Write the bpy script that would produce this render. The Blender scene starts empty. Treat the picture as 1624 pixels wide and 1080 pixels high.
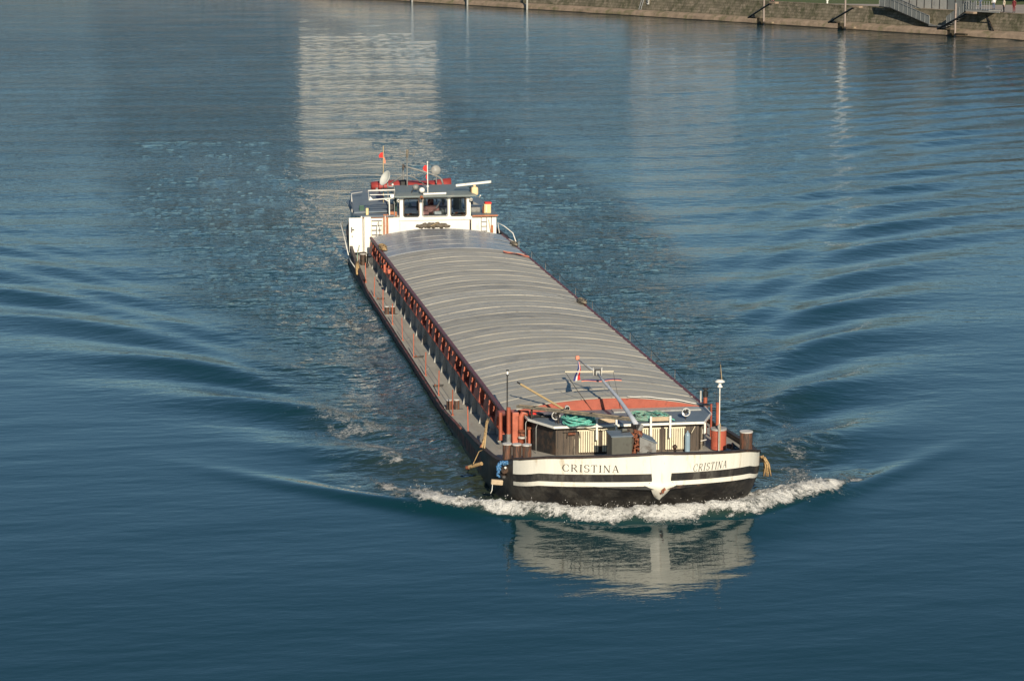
import bpy, bmesh, math, random
import numpy as np
from mathutils import Vector, Matrix
random.seed(7); np.random.seed(7)
R = math.radians
S = bpy.context.scene
C = S.collection

# ------------------------------------------------------------------ camera
CAM_H = 14.7
cam_d = bpy.data.cameras.new('camera'); cam = bpy.data.objects.new('camera', cam_d); C.objects.link(cam)
cam.location = (0, 0, CAM_H)
cam.rotation_euler = (R(90 - 9.892), 0, 0)
cam_d.sensor_width = 36.0; cam_d.lens = 36.0 * 3842 / 1624
cam_d.clip_start = 0.5; cam_d.clip_end = 6000
S.camera = cam

# ------------------------------------------------------------------ light
SUN_EL, SUN_AZ = 24.0, 8.2          # azimuth: degrees right of straight behind the camera
W = bpy.data.worlds.new('World'); S.world = W; W.use_nodes = True
nt = W.node_tree; bg = nt.nodes['Background']
sky = nt.nodes.new('ShaderNodeTexSky'); sky.sky_type = 'NISHITA'; sky.sun_disc = False
sky.sun_elevation = R(SUN_EL); sky.sun_rotation = R(180 - SUN_AZ)
sky.air_density = 1.0; sky.dust_density = 0.0; sky.ozone_density = 1.5
tint = nt.nodes.new('ShaderNodeMix'); tint.data_type = 'RGBA'; tint.blend_type = 'MULTIPLY'; tint.inputs[0].default_value = 1; tint.inputs[7].default_value = (.80, 1.005, 1.115, 1)
nt.links.new(sky.outputs['Color'], tint.inputs[6]); nt.links.new(tint.outputs[2], bg.inputs['Color']); bg.inputs['Strength'].default_value = 0.052
sun_d = bpy.data.lights.new('sun', 'SUN'); sun_d.energy = 5.0; sun_d.angle = R(0.5); sun_d.color = (1.0, 0.87, 0.68)
sun = bpy.data.objects.new('sun', sun_d); C.objects.link(sun)
sdir = Vector((math.sin(R(SUN_AZ)) * math.cos(R(SUN_EL)), -math.cos(R(SUN_AZ)) * math.cos(R(SUN_EL)), math.sin(R(SUN_EL))))
sun.rotation_euler = sdir.to_track_quat('Z', 'Y').to_euler()
sun.location = sdir * 200
S.view_settings.view_transform = 'Standard'; S.view_settings.look = 'None'
S.view_settings.gamma = 1.0; S.view_settings.use_curve_mapping = False
S.view_settings.exposure = 0.32

# ------------------------------------------------------------------ materials
def rgb(h):
    if isinstance(h, (tuple, list)): return (h[0], h[1], h[2], 1)
    v = [int(h[i:i+2], 16) / 255 for i in (0, 2, 4)]
    return tuple(((c / 12.92) if c <= 0.04045 else ((c + .055) / 1.055) ** 2.4) for c in v) + (1,)
def mat(name, base, rough=0.5, metal=0.0, var=0.15, vscale=6.0, dirt=None, dirt_amt=0.0, dirt_scale=3.0, stretch=(1, 1, 1), bump=0.0, bscale=30.0, spec=0.5, dirt2=None, objvar=0.0):
    m = bpy.data.materials.new(name); m.use_nodes = True; n = m.node_tree.nodes; l = m.node_tree.links
    p = n['Principled BSDF']; p.inputs['Roughness'].default_value = rough; p.inputs['Metallic'].default_value = metal
    p.inputs['Specular IOR Level'].default_value = spec
    tc = n.new('ShaderNodeTexCoord'); mp = n.new('ShaderNodeMapping'); mp.inputs['Scale'].default_value = stretch
    l.new(tc.outputs['Object'], mp.inputs['Vector'])
    b = rgb(base)
    nz = n.new('ShaderNodeTexNoise'); nz.inputs['Scale'].default_value = vscale; nz.inputs['Detail'].default_value = 6; nz.inputs['Roughness'].default_value = 0.65
    l.new(mp.outputs[0], nz.inputs['Vector'])
    r = n.new('ShaderNodeValToRGB'); e = r.color_ramp.elements
    e[0].position = 0.3; e[1].position = 0.7
    e[0].color = tuple(c * (1 - var) for c in b[:3]) + (1,); e[1].color = tuple(min(1, c * (1 + var)) for c in b[:3]) + (1,)
    l.new(nz.outputs['Fac'], r.inputs['Fac']); col = r.outputs['Color']
    for k, (dd, sc) in enumerate(((dirt, dirt_scale), (dirt2, dirt_scale * 3.1))):
        if not dd: continue
        d = rgb(dd)
        n2 = n.new('ShaderNodeTexNoise'); n2.inputs['Scale'].default_value = sc; n2.inputs['Detail'].default_value = 8; n2.inputs['Roughness'].default_value = 0.7
        l.new(mp.outputs[0], n2.inputs['Vector'])
        r2 = n.new('ShaderNodeValToRGB'); a = 0.5 + 0.22 * (0.5 - dirt_amt) * 2
        r2.color_ramp.elements[0].position = max(0, a - 0.07); r2.color_ramp.elements[1].position = min(1, a + 0.07)
        l.new(n2.outputs['Fac'], r2.inputs['Fac'])
        mx = n.new('ShaderNodeMix'); mx.data_type = 'RGBA'
        l.new(r2.outputs['Color'], mx.inputs[0]); l.new(col, mx.inputs[6]); mx.inputs[7].default_value = d
        col = mx.outputs[2]
    if objvar > 0:
        oi = n.new('ShaderNodeObjectInfo'); mr = n.new('ShaderNodeMapRange'); mr.inputs['To Min'].default_value = 1 - objvar; mr.inputs['To Max'].default_value = 1 + objvar * .5
        l.new(oi.outputs['Random'], mr.inputs['Value']); hv = n.new('ShaderNodeHueSaturation'); l.new(mr.outputs[0], hv.inputs['Value']); l.new(col, hv.inputs['Color']); col = hv.outputs['Color']
    l.new(col, p.inputs['Base Color'])
    if bump > 0:
        n3 = n.new('ShaderNodeTexNoise'); n3.inputs['Scale'].default_value = bscale; n3.inputs['Detail'].default_value = 5
        l.new(mp.outputs[0], n3.inputs['Vector'])
        bp = n.new('ShaderNodeBump'); bp.inputs['Strength'].default_value = 1.0; bp.inputs['Distance'].default_value = bump
        l.new(n3.outputs['Fac'], bp.inputs['Height']); l.new(bp.outputs[0], p.inputs['Normal'])
    return m
M = {}
M['white'] = mat('white_paint', (.72, .70, .62), .38, var=.07, vscale=2, dirt=(.46, .38, .27), dirt_amt=.20, dirt_scale=2.6, stretch=(1.6, 1.6, .3), dirt2=(.30, .16, .08), bump=.03, bscale=1.5)
M['white'].node_tree.nodes['Color Ramp.002'].color_ramp.elements[0].position = .66; M['white'].node_tree.nodes['Color Ramp.002'].color_ramp.elements[1].position = .74
M['white2'] = mat('white_cabin_paint', (.78, .76, .70), .35, var=.04, vscale=2, dirt=(.5, .42, .3), dirt_amt=.12, dirt_scale=1.8, stretch=(1, 1, .3))
M['black'] = mat('black_hull_paint', (.016, .016, .017), .5, var=.4, vscale=3, dirt=(.075, .07, .062), dirt_amt=.40, dirt_scale=1.3, stretch=(1.2, 1.2, .5), bump=.006, bscale=5, dirt2=(.028, .024, .022))
M['red_hull'] = mat('rust_red_hull_paint', (.20, .06, .045), .6, var=.4, vscale=4, dirt=(.03, .02, .018), dirt_amt=.5, dirt_scale=2.5)
M['cap'] = mat('rusty_rail_cap', (.035, .024, .020), .6, var=.5, vscale=7, dirt=(.18, .08, .04), dirt_amt=.14, dirt_scale=5)
M['deck'] = mat('grey_deck_paint', (.36, .345, .30), .6, var=.16, vscale=1.2, dirt=(.30, .15, .11), dirt_amt=.13, dirt_scale=1.5, stretch=(3, .7, 1), dirt2=(.24, .23, .205))
M['coam_grey'] = mat('grey_coaming_paint', (.22, .225, .22), .5, var=.18, vscale=2, dirt=(.05, .05, .055), dirt_amt=.22, dirt_scale=2)
M['gusset'] = mat('light_grey_gusset_paint', objvar=.35, base= (.31, .315, .30), rough=.5, var=.15, vscale=8, dirt=(.2, .13, .1), dirt_amt=.2)
M['maroon'] = mat('maroon_coaming_paint', (.15, .045, .045), .5, var=.25, vscale=3, dirt=(.06, .03, .03), dirt_amt=.3, dirt_scale=3)
M['red'] = mat('red_lead_paint', objvar=.35, base= (.35, .085, .052), rough=.5, var=.2, vscale=4, dirt=(.16, .04, .03), dirt_amt=.22, dirt_scale=4)
M['orange'] = mat('orange_red_paint', objvar=.35, base= (.42, .115, .065), rough=.5, var=.2, vscale=6, dirt=(.2, .05, .03), dirt_amt=.2, dirt_scale=5)
M['hatch'] = mat('grey_aluminium_hatch', objvar=.10, base= (.40, .377, .315), rough=.52, var=.08, vscale=1.3, dirt=(.32, .305, .265), dirt_amt=.3, dirt_scale=1.1, stretch=(1, 2.2, 1), bump=.003, bscale=2.2, dirt2=(.43, .415, .37))
M['hatch2'] = mat('grey_aluminium_hatch_darker', objvar=.10, base= (.36, .338, .283), rough=.55, var=.10, vscale=1.7, dirt=(.235, .228, .205), dirt_amt=.4, dirt_scale=.8, stretch=(1, 2.2, 1), bump=.003, bscale=2.6, dirt2=(.36, .35, .315))
M['hatch3'] = mat('grey_aluminium_hatch_newer', objvar=.10, base= (.42, .398, .338), rough=.48, var=.06, vscale=1.1, dirt=(.30, .29, .26), dirt_amt=.3, dirt_scale=1.5, stretch=(1, 2.2, 1), bump=.002, bscale=1.9, dirt2=(.26, .24, .20))
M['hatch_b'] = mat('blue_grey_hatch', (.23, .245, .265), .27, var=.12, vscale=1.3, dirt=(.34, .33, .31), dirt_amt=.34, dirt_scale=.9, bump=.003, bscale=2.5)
M['roof'] = mat('blue_grey_roof_paint', (.13, .165, .20), .5, var=.14, vscale=2, dirt=(.2, .2, .19), dirt_amt=.22, dirt_scale=2)
M['green_roof'] = mat('grey_green_roof_paint', (.15, .18, .18), .45, var=.12, vscale=2, dirt=(.24, .23, .2), dirt_amt=.2, dirt_scale=2)
M['brown'] = mat('dark_brown_timber', (.062, .046, .034), .6, var=.35, vscale=5, stretch=(3, 3, .35), dirt=(.11, .085, .06), dirt_amt=.3, dirt_scale=2.5, dirt2=(.03, .022, .018))
M['cream'] = mat('cream_paint', (.66, .60, .44), .5, var=.08, dirt=(.3, .2, .1), dirt_amt=.16, dirt_scale=6)
M['trim'] = mat('white_trim_paint', (.72, .71, .66), .4, var=.06, dirt=(.4, .35, .28), dirt_amt=.2, dirt_scale=7)
M['dark'] = mat('dark_metal', (.03, .03, .03), .5, metal=.3, var=.4, dirt=(.1, .06, .04), dirt_amt=.3)
M['grey'] = mat('grey_metal', (.20, .205, .20), .5, var=.15, dirt=(.1, .09, .08), dirt_amt=.3, dirt_scale=5)
M['winch'] = mat('green_grey_machine_paint', (.085, .088, .075), .5, var=.2, dirt=(.04, .035, .03), dirt_amt=.3, dirt_scale=6)
M['rust'] = mat('rusty_iron', (.26, .085, .04), .8, var=.5, vscale=18, dirt=(.07, .03, .02), dirt_amt=.45, dirt_scale=14)
M['bollard'] = mat('worn_bollard', (.05, .038, .032), .45, var=.5, vscale=5, stretch=(4, 4, .6), dirt=(.17, .075, .045), dirt_amt=.42, dirt_scale=3)
M['bollard_top'] = mat('bollard_cap_paint', (.52, .51, .48), .5, var=.1, dirt=(.3, .22, .17), dirt_amt=.25, dirt_scale=9)
M['mast'] = mat('pale_blue_mast_paint', (.42, .46, .52), .4, var=.1, dirt=(.3, .2, .15), dirt_amt=.2, dirt_scale=8)
M['plank'] = mat('weathered_plank', (.13, .115, .09), .75, var=.3, vscale=9, dirt=(.26, .22, .16), dirt_amt=.35, dirt_scale=6)
M['beige'] = mat('beige_board', (.42, .33, .22), .7, var=.15, vscale=8, dirt=(.25, .18, .12), dirt_amt=.2)
M['pole'] = mat('varnished_pole', (.45, .33, .17), .5, var=.15)
M['teal'] = mat('teal_rope', (.10, .40, .33), .85, var=.4, vscale=30, dirt=(.3, .5, .42), dirt_amt=.3, dirt_scale=22)
M['teal2'] = mat('faded_green_rope', (.22, .33, .26), .85, var=.35, vscale=30, dirt=(.1, .34, .27), dirt_amt=.4, dirt_scale=6)
M['bluerope'] = mat('blue_rope', (.03, .13, .30), .8, var=.6, vscale=40, dirt=(.3, .5, .62), dirt_amt=.3, dirt_scale=30)
M['tan'] = mat('tan_rope', (.40, .27, .13), .9, var=.4, vscale=25, dirt=(.12, .08, .04), dirt_amt=.35, dirt_scale=20)
M['bluegrey'] = mat('blue_grey_bottle_paint', (.20, .29, .36), .4, var=.1)
M['tarp'] = mat('brown_tarpaulin', (.10, .085, .065), .8, var=.4, vscale=6)
M['redtarp'] = mat('red_tarpaulin', (.30, .045, .038), .5, var=.2, vscale=3)
M['navy'] = mat('navy_flag', (.03, .04, .16), .8, var=.2)
M['redflag'] = mat('red_flag', (.62, .03, .025), .8, var=.2)
M['whiteflag'] = mat('white_flag', (.7, .68, .66), .8, var=.05)
M['salmon'] = mat('salmon_cloth', (.60, .22, .14), .8, var=.2)
M['orangewood'] = mat('orange_brown_wood', (.36, .13, .055), .5, var=.2, vscale=8)
M['yellow'] = mat('yellow_cream_plastic', (.62, .50, .26), .5, var=.08)
M['radar'] = mat('cream_radar_housing', (.68, .52, .30), .45, var=.08)
M['dish'] = mat('pale_grey_dish', (.55, .56, .52), .4, var=.06)
M['green'] = mat('dark_green_paint', (.02, .07, .05), .5, var=.2)
M['bulbs'] = mat('dark_interior', (.03, .032, .03), .6, var=.5, vscale=6)
M['paper'] = mat('paper', (.75, .74, .72), .7, var=.03)
M['skin'] = mat('skin', (.45, .26, .18), .6, var=.05)
M['pink'] = mat('pink_cloth', (.62, .30, .28), .85, var=.1)
M['cloth_dark'] = mat('dark_cloth', (.02, .02, .025), .85, var=.2)
M['cloth_red'] = mat('dark_red_cloth', (.13, .015, .02), .85, var=.2)
M['cloth_beige'] = mat('beige_cloth', (.5, .42, .33), .85, var=.1)
M['jeans'] = mat('blue_cloth', (.08, .11, .18), .85, var=.2)
M['hair'] = mat('dark_hair', (.03, .02, .015), .7, var=.2)
M['steel_rail'] = mat('galvanised_steel', (.26, .275, .28), .5, metal=.2, var=.12, vscale=3)
M['pilewood'] = mat('weathered_steel_pile', (.28, .235, .21), .7, var=.25, vscale=6, stretch=(4, 4, .5), dirt=(.12, .07, .05), dirt_amt=.3)
M['sign_yellow'] = mat('yellow_post_paint', (.6, .45, .05), .5, var=.05)
M['grass'] = mat('mown_grass', (.055, .085, .018), .95, var=.35, vscale=1.2, dirt=(.09, .10, .03), dirt_amt=.35, dirt_scale=.4)
M['paving'] = mat('pale_paving', (.30, .265, .235), .9, var=.12, vscale=.8, dirt=(.2, .18, .16), dirt_amt=.25, dirt_scale=.5)
M['slab'] = mat('pale_concrete_panel', (.33, .33, .31), .8, var=.12, vscale=1.5, dirt=(.2, .2, .2), dirt_amt=.25, dirt_scale=1)

def mirror_mat(name, rough=.05, col=(.85, .85, .85)):
    m = bpy.data.materials.new(name); m.use_nodes = True; p = m.node_tree.nodes['Principled BSDF']
    p.inputs['Metallic'].default_value = 1; p.inputs['Roughness'].default_value = rough; p.inputs['Base Color'].default_value = (*col, 1)
    n = m.node_tree.nodes; nz = n.new('ShaderNodeTexNoise'); nz.inputs['Scale'].default_value = 9
    mr = n.new('ShaderNodeMapRange'); mr.inputs['To Min'].default_value = rough; mr.inputs['To Max'].default_value = rough + .15
    m.node_tree.links.new(nz.outputs['Fac'], mr.inputs['Value']); m.node_tree.links.new(mr.outputs[0], p.inputs['Roughness'])
    return m
M['chrome'] = mirror_mat('lamp_reflector', .12)
def glass_mat():
    m = bpy.data.materials.new('window_glass'); m.use_nodes = True; n = m.node_tree.nodes; l = m.node_tree.links
    p = n['Principled BSDF']; p.inputs['Base Color'].default_value = (.9, .95, .95, 1); p.inputs['Roughness'].default_value = .03
    p.inputs['Transmission Weight'].default_value = 1.0; p.inputs['IOR'].default_value = 1.1
    return m
M['glass'] = glass_mat()

# ------------------------------------------------------------------ mesh helper
class MB:
    OFF = (0, 0, 0)
    def __init__(s): s.v = []; s.f = []; s.m = []; s.mats = []; s.sm = []
    def _mi(s, m):
        if m not in s.mats: s.mats.append(m)
        return s.mats.index(m)
    def add(s, vs, fs, m, smooth=False):
        o = len(s.v); i = s._mi(m); ox, oy, oz = MB.OFF; s.v += [(v[0] + ox, v[1] + oy, v[2] + oz) for v in vs]
        for f in fs: s.f.append([a + o for a in f]); s.m.append(i); s.sm.append(smooth)
        return s
    def box(s, c, d, m, rot=None, bev=0.0):
        hx, hy, hz = d[0] / 2, d[1] / 2, d[2] / 2
        Q = rot if rot is not None else Matrix.Identity(3)
        if bev <= 0:
            P = [(-hx, -hy, -hz), (hx, -hy, -hz), (hx, hy, -hz), (-hx, hy, -hz), (-hx, -hy, hz), (hx, -hy, hz), (hx, hy, hz), (-hx, hy, hz)]
            F = [(0, 3, 2, 1), (4, 5, 6, 7), (0, 1, 5, 4), (1, 2, 6, 5), (2, 3, 7, 6), (3, 0, 4, 7)]
        else:
            b = min(bev, hx * .9, hy * .9, hz * .9)
            bm = bmesh.new(); bmesh.ops.create_cube(bm, size=1)
            for v in bm.verts: v.co = Vector((v.co.x * 2 * hx, v.co.y * 2 * hy, v.co.z * 2 * hz))
            bmesh.ops.bevel(bm, geom=bm.edges[:], offset=b, segments=2, affect='EDGES', profile=.5)
            bm.verts.index_update(); P = [v.co[:] for v in bm.verts]; F = [[v.index for v in f.verts] for f in bm.faces]; bm.free()
        return s.add([tuple(Q @ Vector(p) + Vector(c)) for p in P], F, m)
    def b2(s, x0, x1, y0, y1, z0, z1, m, bev=0.0):
        return s.box(((x0 + x1) / 2, (y0 + y1) / 2, (z0 + z1) / 2), (abs(x1 - x0), abs(y1 - y0), abs(z1 - z0)), m, bev=bev)
    def cyl(s, p0, p1, r0, m, r1=None, n=12, caps=True, smooth=True, capm=None):
        p0 = Vector(p0); p1 = Vector(p1); r1 = r0 if r1 is None else r1
        d = (p1 - p0).normalized(); a = d.orthogonal().normalized(); b = d.cross(a)
        vs = []
        for (p, r) in ((p0, r0), (p1, r1)):
            for k in range(n):
                t = 2 * math.pi * k / n; vs.append(p + a * (r * math.cos(t)) + b * (r * math.sin(t)))
        s.add(vs, [(k, (k + 1) % n, n + (k + 1) % n, n + k) for k in range(n)], m, smooth)
        if caps:
            s.add(vs[:n], [list(range(n - 1, -1, -1))], m); s.add(vs[n:], [list(range(n))], capm or m)
        return s
    def tube(s, pts, r, m, n=7, closed=False):
        pts = [Vector(p) for p in pts]; rs = r if isinstance(r, (list, tuple)) else [r] * len(pts)
        vs = []; N = len(pts); up = None
        for i, p in enumerate(pts):
            d = (pts[(i + 1) % N] - pts[i - 1]) if closed else (pts[min(i + 1, N - 1)] - pts[max(i - 1, 0)])
            if d.length < 1e-9: d = Vector((0, 0, 1))
            d.normalize()
            if up is None: up = d.orthogonal().normalized()
            a = up - d * up.dot(d)
            if a.length < 1e-6: a = d.orthogonal()
            a.normalize(); up = a; b = d.cross(a)
            for k in range(n):
                t = 2 * math.pi * k / n; vs.append(p + a * (rs[i] * math.cos(t)) + b * (rs[i] * math.sin(t)))
        fs = []
        for i in range(N if closed else N - 1):
            j = (i + 1) % N
            for k in range(n): fs.append((i * n + k, i * n + (k + 1) % n, j * n + (k + 1) % n, j * n + k))
        if not closed: fs += [list(range(n - 1, -1, -1)), [(N - 1) * n + k for k in range(n)]]
        return s.add(vs, fs, m, True)
    def prism(s, poly, m, axis='z', a=0, b=1):      # poly 2D; extruded from a to b along axis
        def P(u, v, w): return {'z': (u, v, w), 'y': (u, w, v), 'x': (w, u, v)}[axis]
        n = len(poly); vs = [P(u, v, a) for u, v in poly] + [P(u, v, b) for u, v in poly]
        return s.add(vs, [list(range(n))[::-1], list(range(n, 2 * n))] + [(i, (i + 1) % n, n + (i + 1) % n, n + i) for i in range(n)], m)
    def lathe(s, prof, m, c=(0, 0, 0), n=20, Q=None):
        Q = Q if Q is not None else Matrix.Identity(3); vs = []
        for r, z in prof:
            for k in range(n):
                t = 2 * math.pi * k / n; vs.append(tuple(Q @ Vector((r * math.cos(t), r * math.sin(t), z)) + Vector(c)))
        fs = [(i * n + k, i * n + (k + 1) % n, (i + 1) * n + (k + 1) % n, (i + 1) * n + k) for i in range(len(prof) - 1) for k in range(n)]
        return s.add(vs, fs, m, True)
    def build(s, name, parent=None, label=None, fix=True):
        me = bpy.data.meshes.new(name); me.from_pydata(s.v, [], s.f)
        for m in s.mats: me.materials.append(m)
        me.polygons.foreach_set('material_index', s.m); me.polygons.foreach_set('use_smooth', s.sm)
        if fix:
            bm = bmesh.new(); bm.from_mesh(me); bmesh.ops.recalc_face_normals(bm, faces=bm.faces); bm.to_mesh(me); bm.free()
        me.update(); o = bpy.data.objects.new(name, me); C.objects.link(o)
        if parent is not None: o.parent = parent
        if label: o['label'] = label
        return o
def tag(o, label=None, cat=None, group=None, kind=None):
    if label: o['label'] = label
    if cat: o['category'] = cat
    if group: o['group'] = group
    if kind: o['kind'] = kind
    return o
def empty(name, loc=(0, 0, 0), rz=0.0):
    o = bpy.data.objects.new(name, None); C.objects.link(o); o.location = loc; o.rotation_euler = (0, 0, rz); o.empty_display_size = .3
    return o

# ------------------------------------------------------------------ ship frame: x to picture right, y towards the stern, z up
YAW = R(8.89); OX, OY = 3.478, 58.152
AX = Vector((-math.sin(YAW), math.cos(YAW), 0)); LX = Vector((math.cos(YAW), math.sin(YAW), 0))
def w2(x, y, z=0): v = Vector((OX, OY, 0)) + LX * x + AX * y; return (v.x, v.y, z)
def at_ship(o, p=(0, 0, 0)):   # a separate thing lying on the ship; its mesh is in ship coordinates relative to p
    o.location = w2(p[0], p[1], p[2]); o.rotation_euler = (0, 0, YAW); return o
def rebase(mb, p): mb.v = [(a - p[0], b - p[1], c - p[2]) for a, b, c in mb.v]; return mb
def ship_thing(mb, name, p, label, cat, group=None):
    rebase(mb, p); o = mb.build(name); at_ship(o, p); return tag(o, label, cat, group)

# ------------------------------------------------------------------ noise in numpy
def vnoise(x, y, seed=0):
    xi = np.floor(x).astype(np.int64); yi = np.floor(y).astype(np.int64); xf = x - xi; yf = y - yi
    def h(a, b):
        n = (a * 374761393 + b * 668265263 + seed * 974634777) & 0xFFFFFFFF
        n = ((n ^ (n >> 13)) * 1274126177) & 0xFFFFFFFF; n = n ^ (n >> 16)
        return (n & 0xFFFF) / 65535.0
    u = xf * xf * xf * (xf * (xf * 6 - 15) + 10); v = yf * yf * yf * (yf * (yf * 6 - 15) + 10)
    return (h(xi, yi) * (1 - u) + h(xi + 1, yi) * u) * (1 - v) + (h(xi, yi + 1) * (1 - u) + h(xi + 1, yi + 1) * u) * v
def fbm(x, y, seed=0, o=4, g=.55):
    s = 0; a = 1; t = 0
    for k in range(o):
        s = s + a * vnoise(x * 2 ** k + 13.7 * k, y * 2 ** k + 7.3 * k, seed + k); t += a; a *= g
    return s / t
def sstep(a, b, x): t = np.clip((x - a) / (b - a), 0, 1); return t * t * (3 - 2 * t)

#--WATER--
def axis(segs):
    out = [segs[0][0]]
    for a, b, d0, d1 in segs:
        x = a
        L = abs(b - a)
        while x < b - 1e-6:
            t = (x - a) / L; x += d0 + (d1 - d0) * t; out.append(min(x, b))
    return np.array(out)
def water():
    xp = axis([(0, 6, .07, .07), (6, 24, .09, .22), (24, 60, .22, .5), (60, 170, .6, 4), (170, 900, 6, 60)])
    xs = np.concatenate([-xp[::-1], xp[1:]])
    ys = axis([(-400, -70, 60, 8), (-70, -16, 5, .35), (-16, -2, .22, .12), (-2, 3.6, .065, .065), (3.6, 40, .1, .17), (40, 130, .2, .5), (130, 470, .6, 2), (470, 3000, 6, 200)])
    X, Y = np.meshgrid(xs, ys); X = X.astype(np.float32); Y = Y.astype(np.float32)
    nx, ny = len(xs), len(ys)
    # ship wake (linear ship-wave pattern), one half per side, starting from the shoulders of the bow
    k0 = 2 * math.pi / 7.6
    def wake(ax, yy, n, lim=1.30):
        acc = np.zeros_like(ax)
        th = np.linspace(-lim, lim, n).astype(np.float32); dt = th[1] - th[0]
        for t in th:
            c = math.cos(t); s_ = math.sin(t); k = k0 / c ** 2
            A = math.exp(-(k * 0.27) ** 2 * .5) / c ** 1.2 * (1.0 if t < 0 else .45) * min(1, (lim - abs(t)) / .25)
            acc += A * np.sin(k * (yy * c + ax * s_) + 1.2)
        return acc * dt
    ax = (np.abs(X) - 2.6) * .84; ax = np.where(ax < 0, ax * .3, ax)
    mea = 1.6 * (fbm(X * .05 + 4, Y * .05, 81, 2) - .5)
    Z = np.zeros_like(X)
    near = (Y > -1) & (Y < 330) & (np.abs(X) < 150)
    wk = np.zeros_like(X); a_, y_ = ax[near], (Y + mea)[near]
    wk[near] = wake(a_, y_, 230)
    r = np.sqrt(np.maximum(Y, .5) ** 2 + ax ** 2)
    ang = np.degrees(np.arctan2(ax, np.maximum(Y + 1.5, .01)))
    inside = 1 - sstep(20.0, np.where(X > 0, 37.0, 31.0), ang)
    body = 1 - np.exp(-(np.maximum(np.abs(X) - 3.4, 0) / 1.6))      # calm right beside the plating
    body = np.where(Y > 56, 1, body)
    fade = sstep(.5, 6, Y) * (1 - sstep(200, 330, Y))
    side = np.where(X > 0, 1.22, 1.15) * (.55 + .9 * fbm(X * .07, Y * .06, 83, 2))
    wk = wk + .16 * wk * np.abs(wk) + .30 * np.maximum(wk, 0) ** 2
    Z += wk * inside * fade * body * side * 0.095 * (1 + r / 30) ** -0.18
    for lam, am, ca, sa, sd in ((4.3, .020, .90, -.43, 3), (2.9, .010, .93, -.36, 9)):
        ph = 2 * math.pi / lam * (Y * ca + X * sa) + 3.0 * (fbm(X * .05, Y * .05, 100 + sd, 3) - .5) * 2
        Z += am * np.sin(ph) * sstep(10, 26, X - .05 * Y) * sstep(28, 70, Y) * (1 - sstep(180, 300, Y)) * (.3 + 1.1 * fbm(X * .04, Y * .05, 110 + sd, 2))
    # bow wave hump and crest
    yf = -0.78 + .105 * X ** 2 + .10 * np.sin(X * 1.9 + .6) + .16 * (fbm(X * 1.3, X * 0 + 3, 5) - .5)
    d = Y - yf
    edge = np.exp(-(np.abs(X) / 5.6) ** 6)
    hump = np.where(d < .45, np.exp(-((d - .45) / .33) ** 2), np.exp(-((d - .45) / 1.1) ** 2)) * edge
    hump *= (Y < 6)
    Z += .28 * hump + .17 * np.exp(-((d - .3) / np.where(d < .3, 1.7, .8)) ** 2) * edge * (Y < 6)
    yc = -0.6 + 1.02 * np.maximum(np.abs(X) - 3.4, 0) + .06 * np.minimum(np.abs(X), 3.4) ** 2
    ridge = np.exp(-((Y - yc) / (.28 + .05 * np.abs(X))) ** 2) * sstep(3.6, 5.2, np.abs(X)) * np.exp(-(np.abs(X) / 9.0) ** 4) * np.where(X > 0, .7, 1)
    Z += .16 * ridge
    # turbulence attributes
    absx = np.abs(X)
    lim_ = np.where(Y < 60, 5.2 + .125 * np.maximum(Y, 0), 12.7 + 0.02 * (Y - 60))
    lim_ = lim_ + 2.2 * (fbm(X * .22, Y * .16, 11) - .5)
    lim_ = lim_ + 1.6 * (fbm(X * .7, Y * .5, 13, 3) - .5)
    turb = (1 - sstep(-2.2, 2.0, absx - lim_)) * sstep(-.3, .5, d) 
    turb = np.clip(turb, 0, 1)
    # short chop of the disturbed water as real relief
    g = turb * (.35 + .9 * fbm(X * .2, Y * .13, 67, 2)) * (1 - sstep(60, 140, Y)) * (absx > 3.2)
    chop = (fbm(X * 1.3 + 3, Y * 1.0, 21, 3) - .5) * .17 + (fbm(X * 3.1, Y * 2.4, 31, 2) - .5) * .05
    Z += np.where(g > 0.01, chop * g * (0.55 + .45 * (Y < 12)), 0)
    # long low swell everywhere
    sw = np.zeros_like(X)
    for i in range(14):
        lam = 2.2 * 1.22 ** i * .9; th = R(random.uniform(-38, 38) + 8); k = 2 * math.pi / lam
        sw += .0016 * lam ** .8 * np.sin(k * (Y * math.cos(th) + X * math.sin(th)) + random.uniform(0, 6.28) + 2.2 * vnoise(X / lam * .22, Y / lam * .22, 70 + i))
    Z += sw * (0.28 + .22 * sstep(20, 110, Y)) * (1 - .0 * turb)
    # foam
    fn = fbm(X * 2.6, Y * 2.6, 41, 4, .65); fn2 = fbm(X * .9, Y * .9, 47, 3)
    wdt = 3.3 - .035 * X ** 2 + 1.2 * (fbm(X * 1.1, X * 0 + 9, 43, 3) - .5)
    f = sstep(-.22, .22, d + .5 * (fbm(X * 3.3, Y * 3.3, 45, 3) - .5) + .35 * (fbm(X * 1.2, Y * 1.2, 46, 2) - .5)) * (1 - sstep(wdt * .62, wdt * 1.0, d)) * np.exp(-(absx / 5.9) ** 6)
    f *= (.46 + .95 * fn) * (1.0 - .5 * sstep(1.5, 3.0, d))
    # trailing streaks of foam beside the shoulders
    l2 = np.exp(-((absx - (4.6 + .13 * Y)) / (1.0 + .05 * Y)) ** 2) * sstep(.8, 2.2, Y) * (1 - sstep(7, 26, Y))
    f2 = l2 * sstep(.43, .70, fbm(X * 1.4, Y * .8, 48, 4, .65) * .7 + fn * .35) * .66 * np.where(X < 0, 1.1, .8)
    cr = np.exp(-((Y - yc - .25) / .22) ** 2) * sstep(5.0, 5.6, absx) * (1 - sstep(6.6, 8.0, absx)) * fn * np.where(X < 0, .45, 1.0)
    st = (absx < 4.5) * sstep(54, 57, Y) * (1 - sstep(70, 95, Y)) * sstep(.5, .72, fn) * .8
    foam = np.clip(f + f2 + cr + st, 0, 1)
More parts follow.
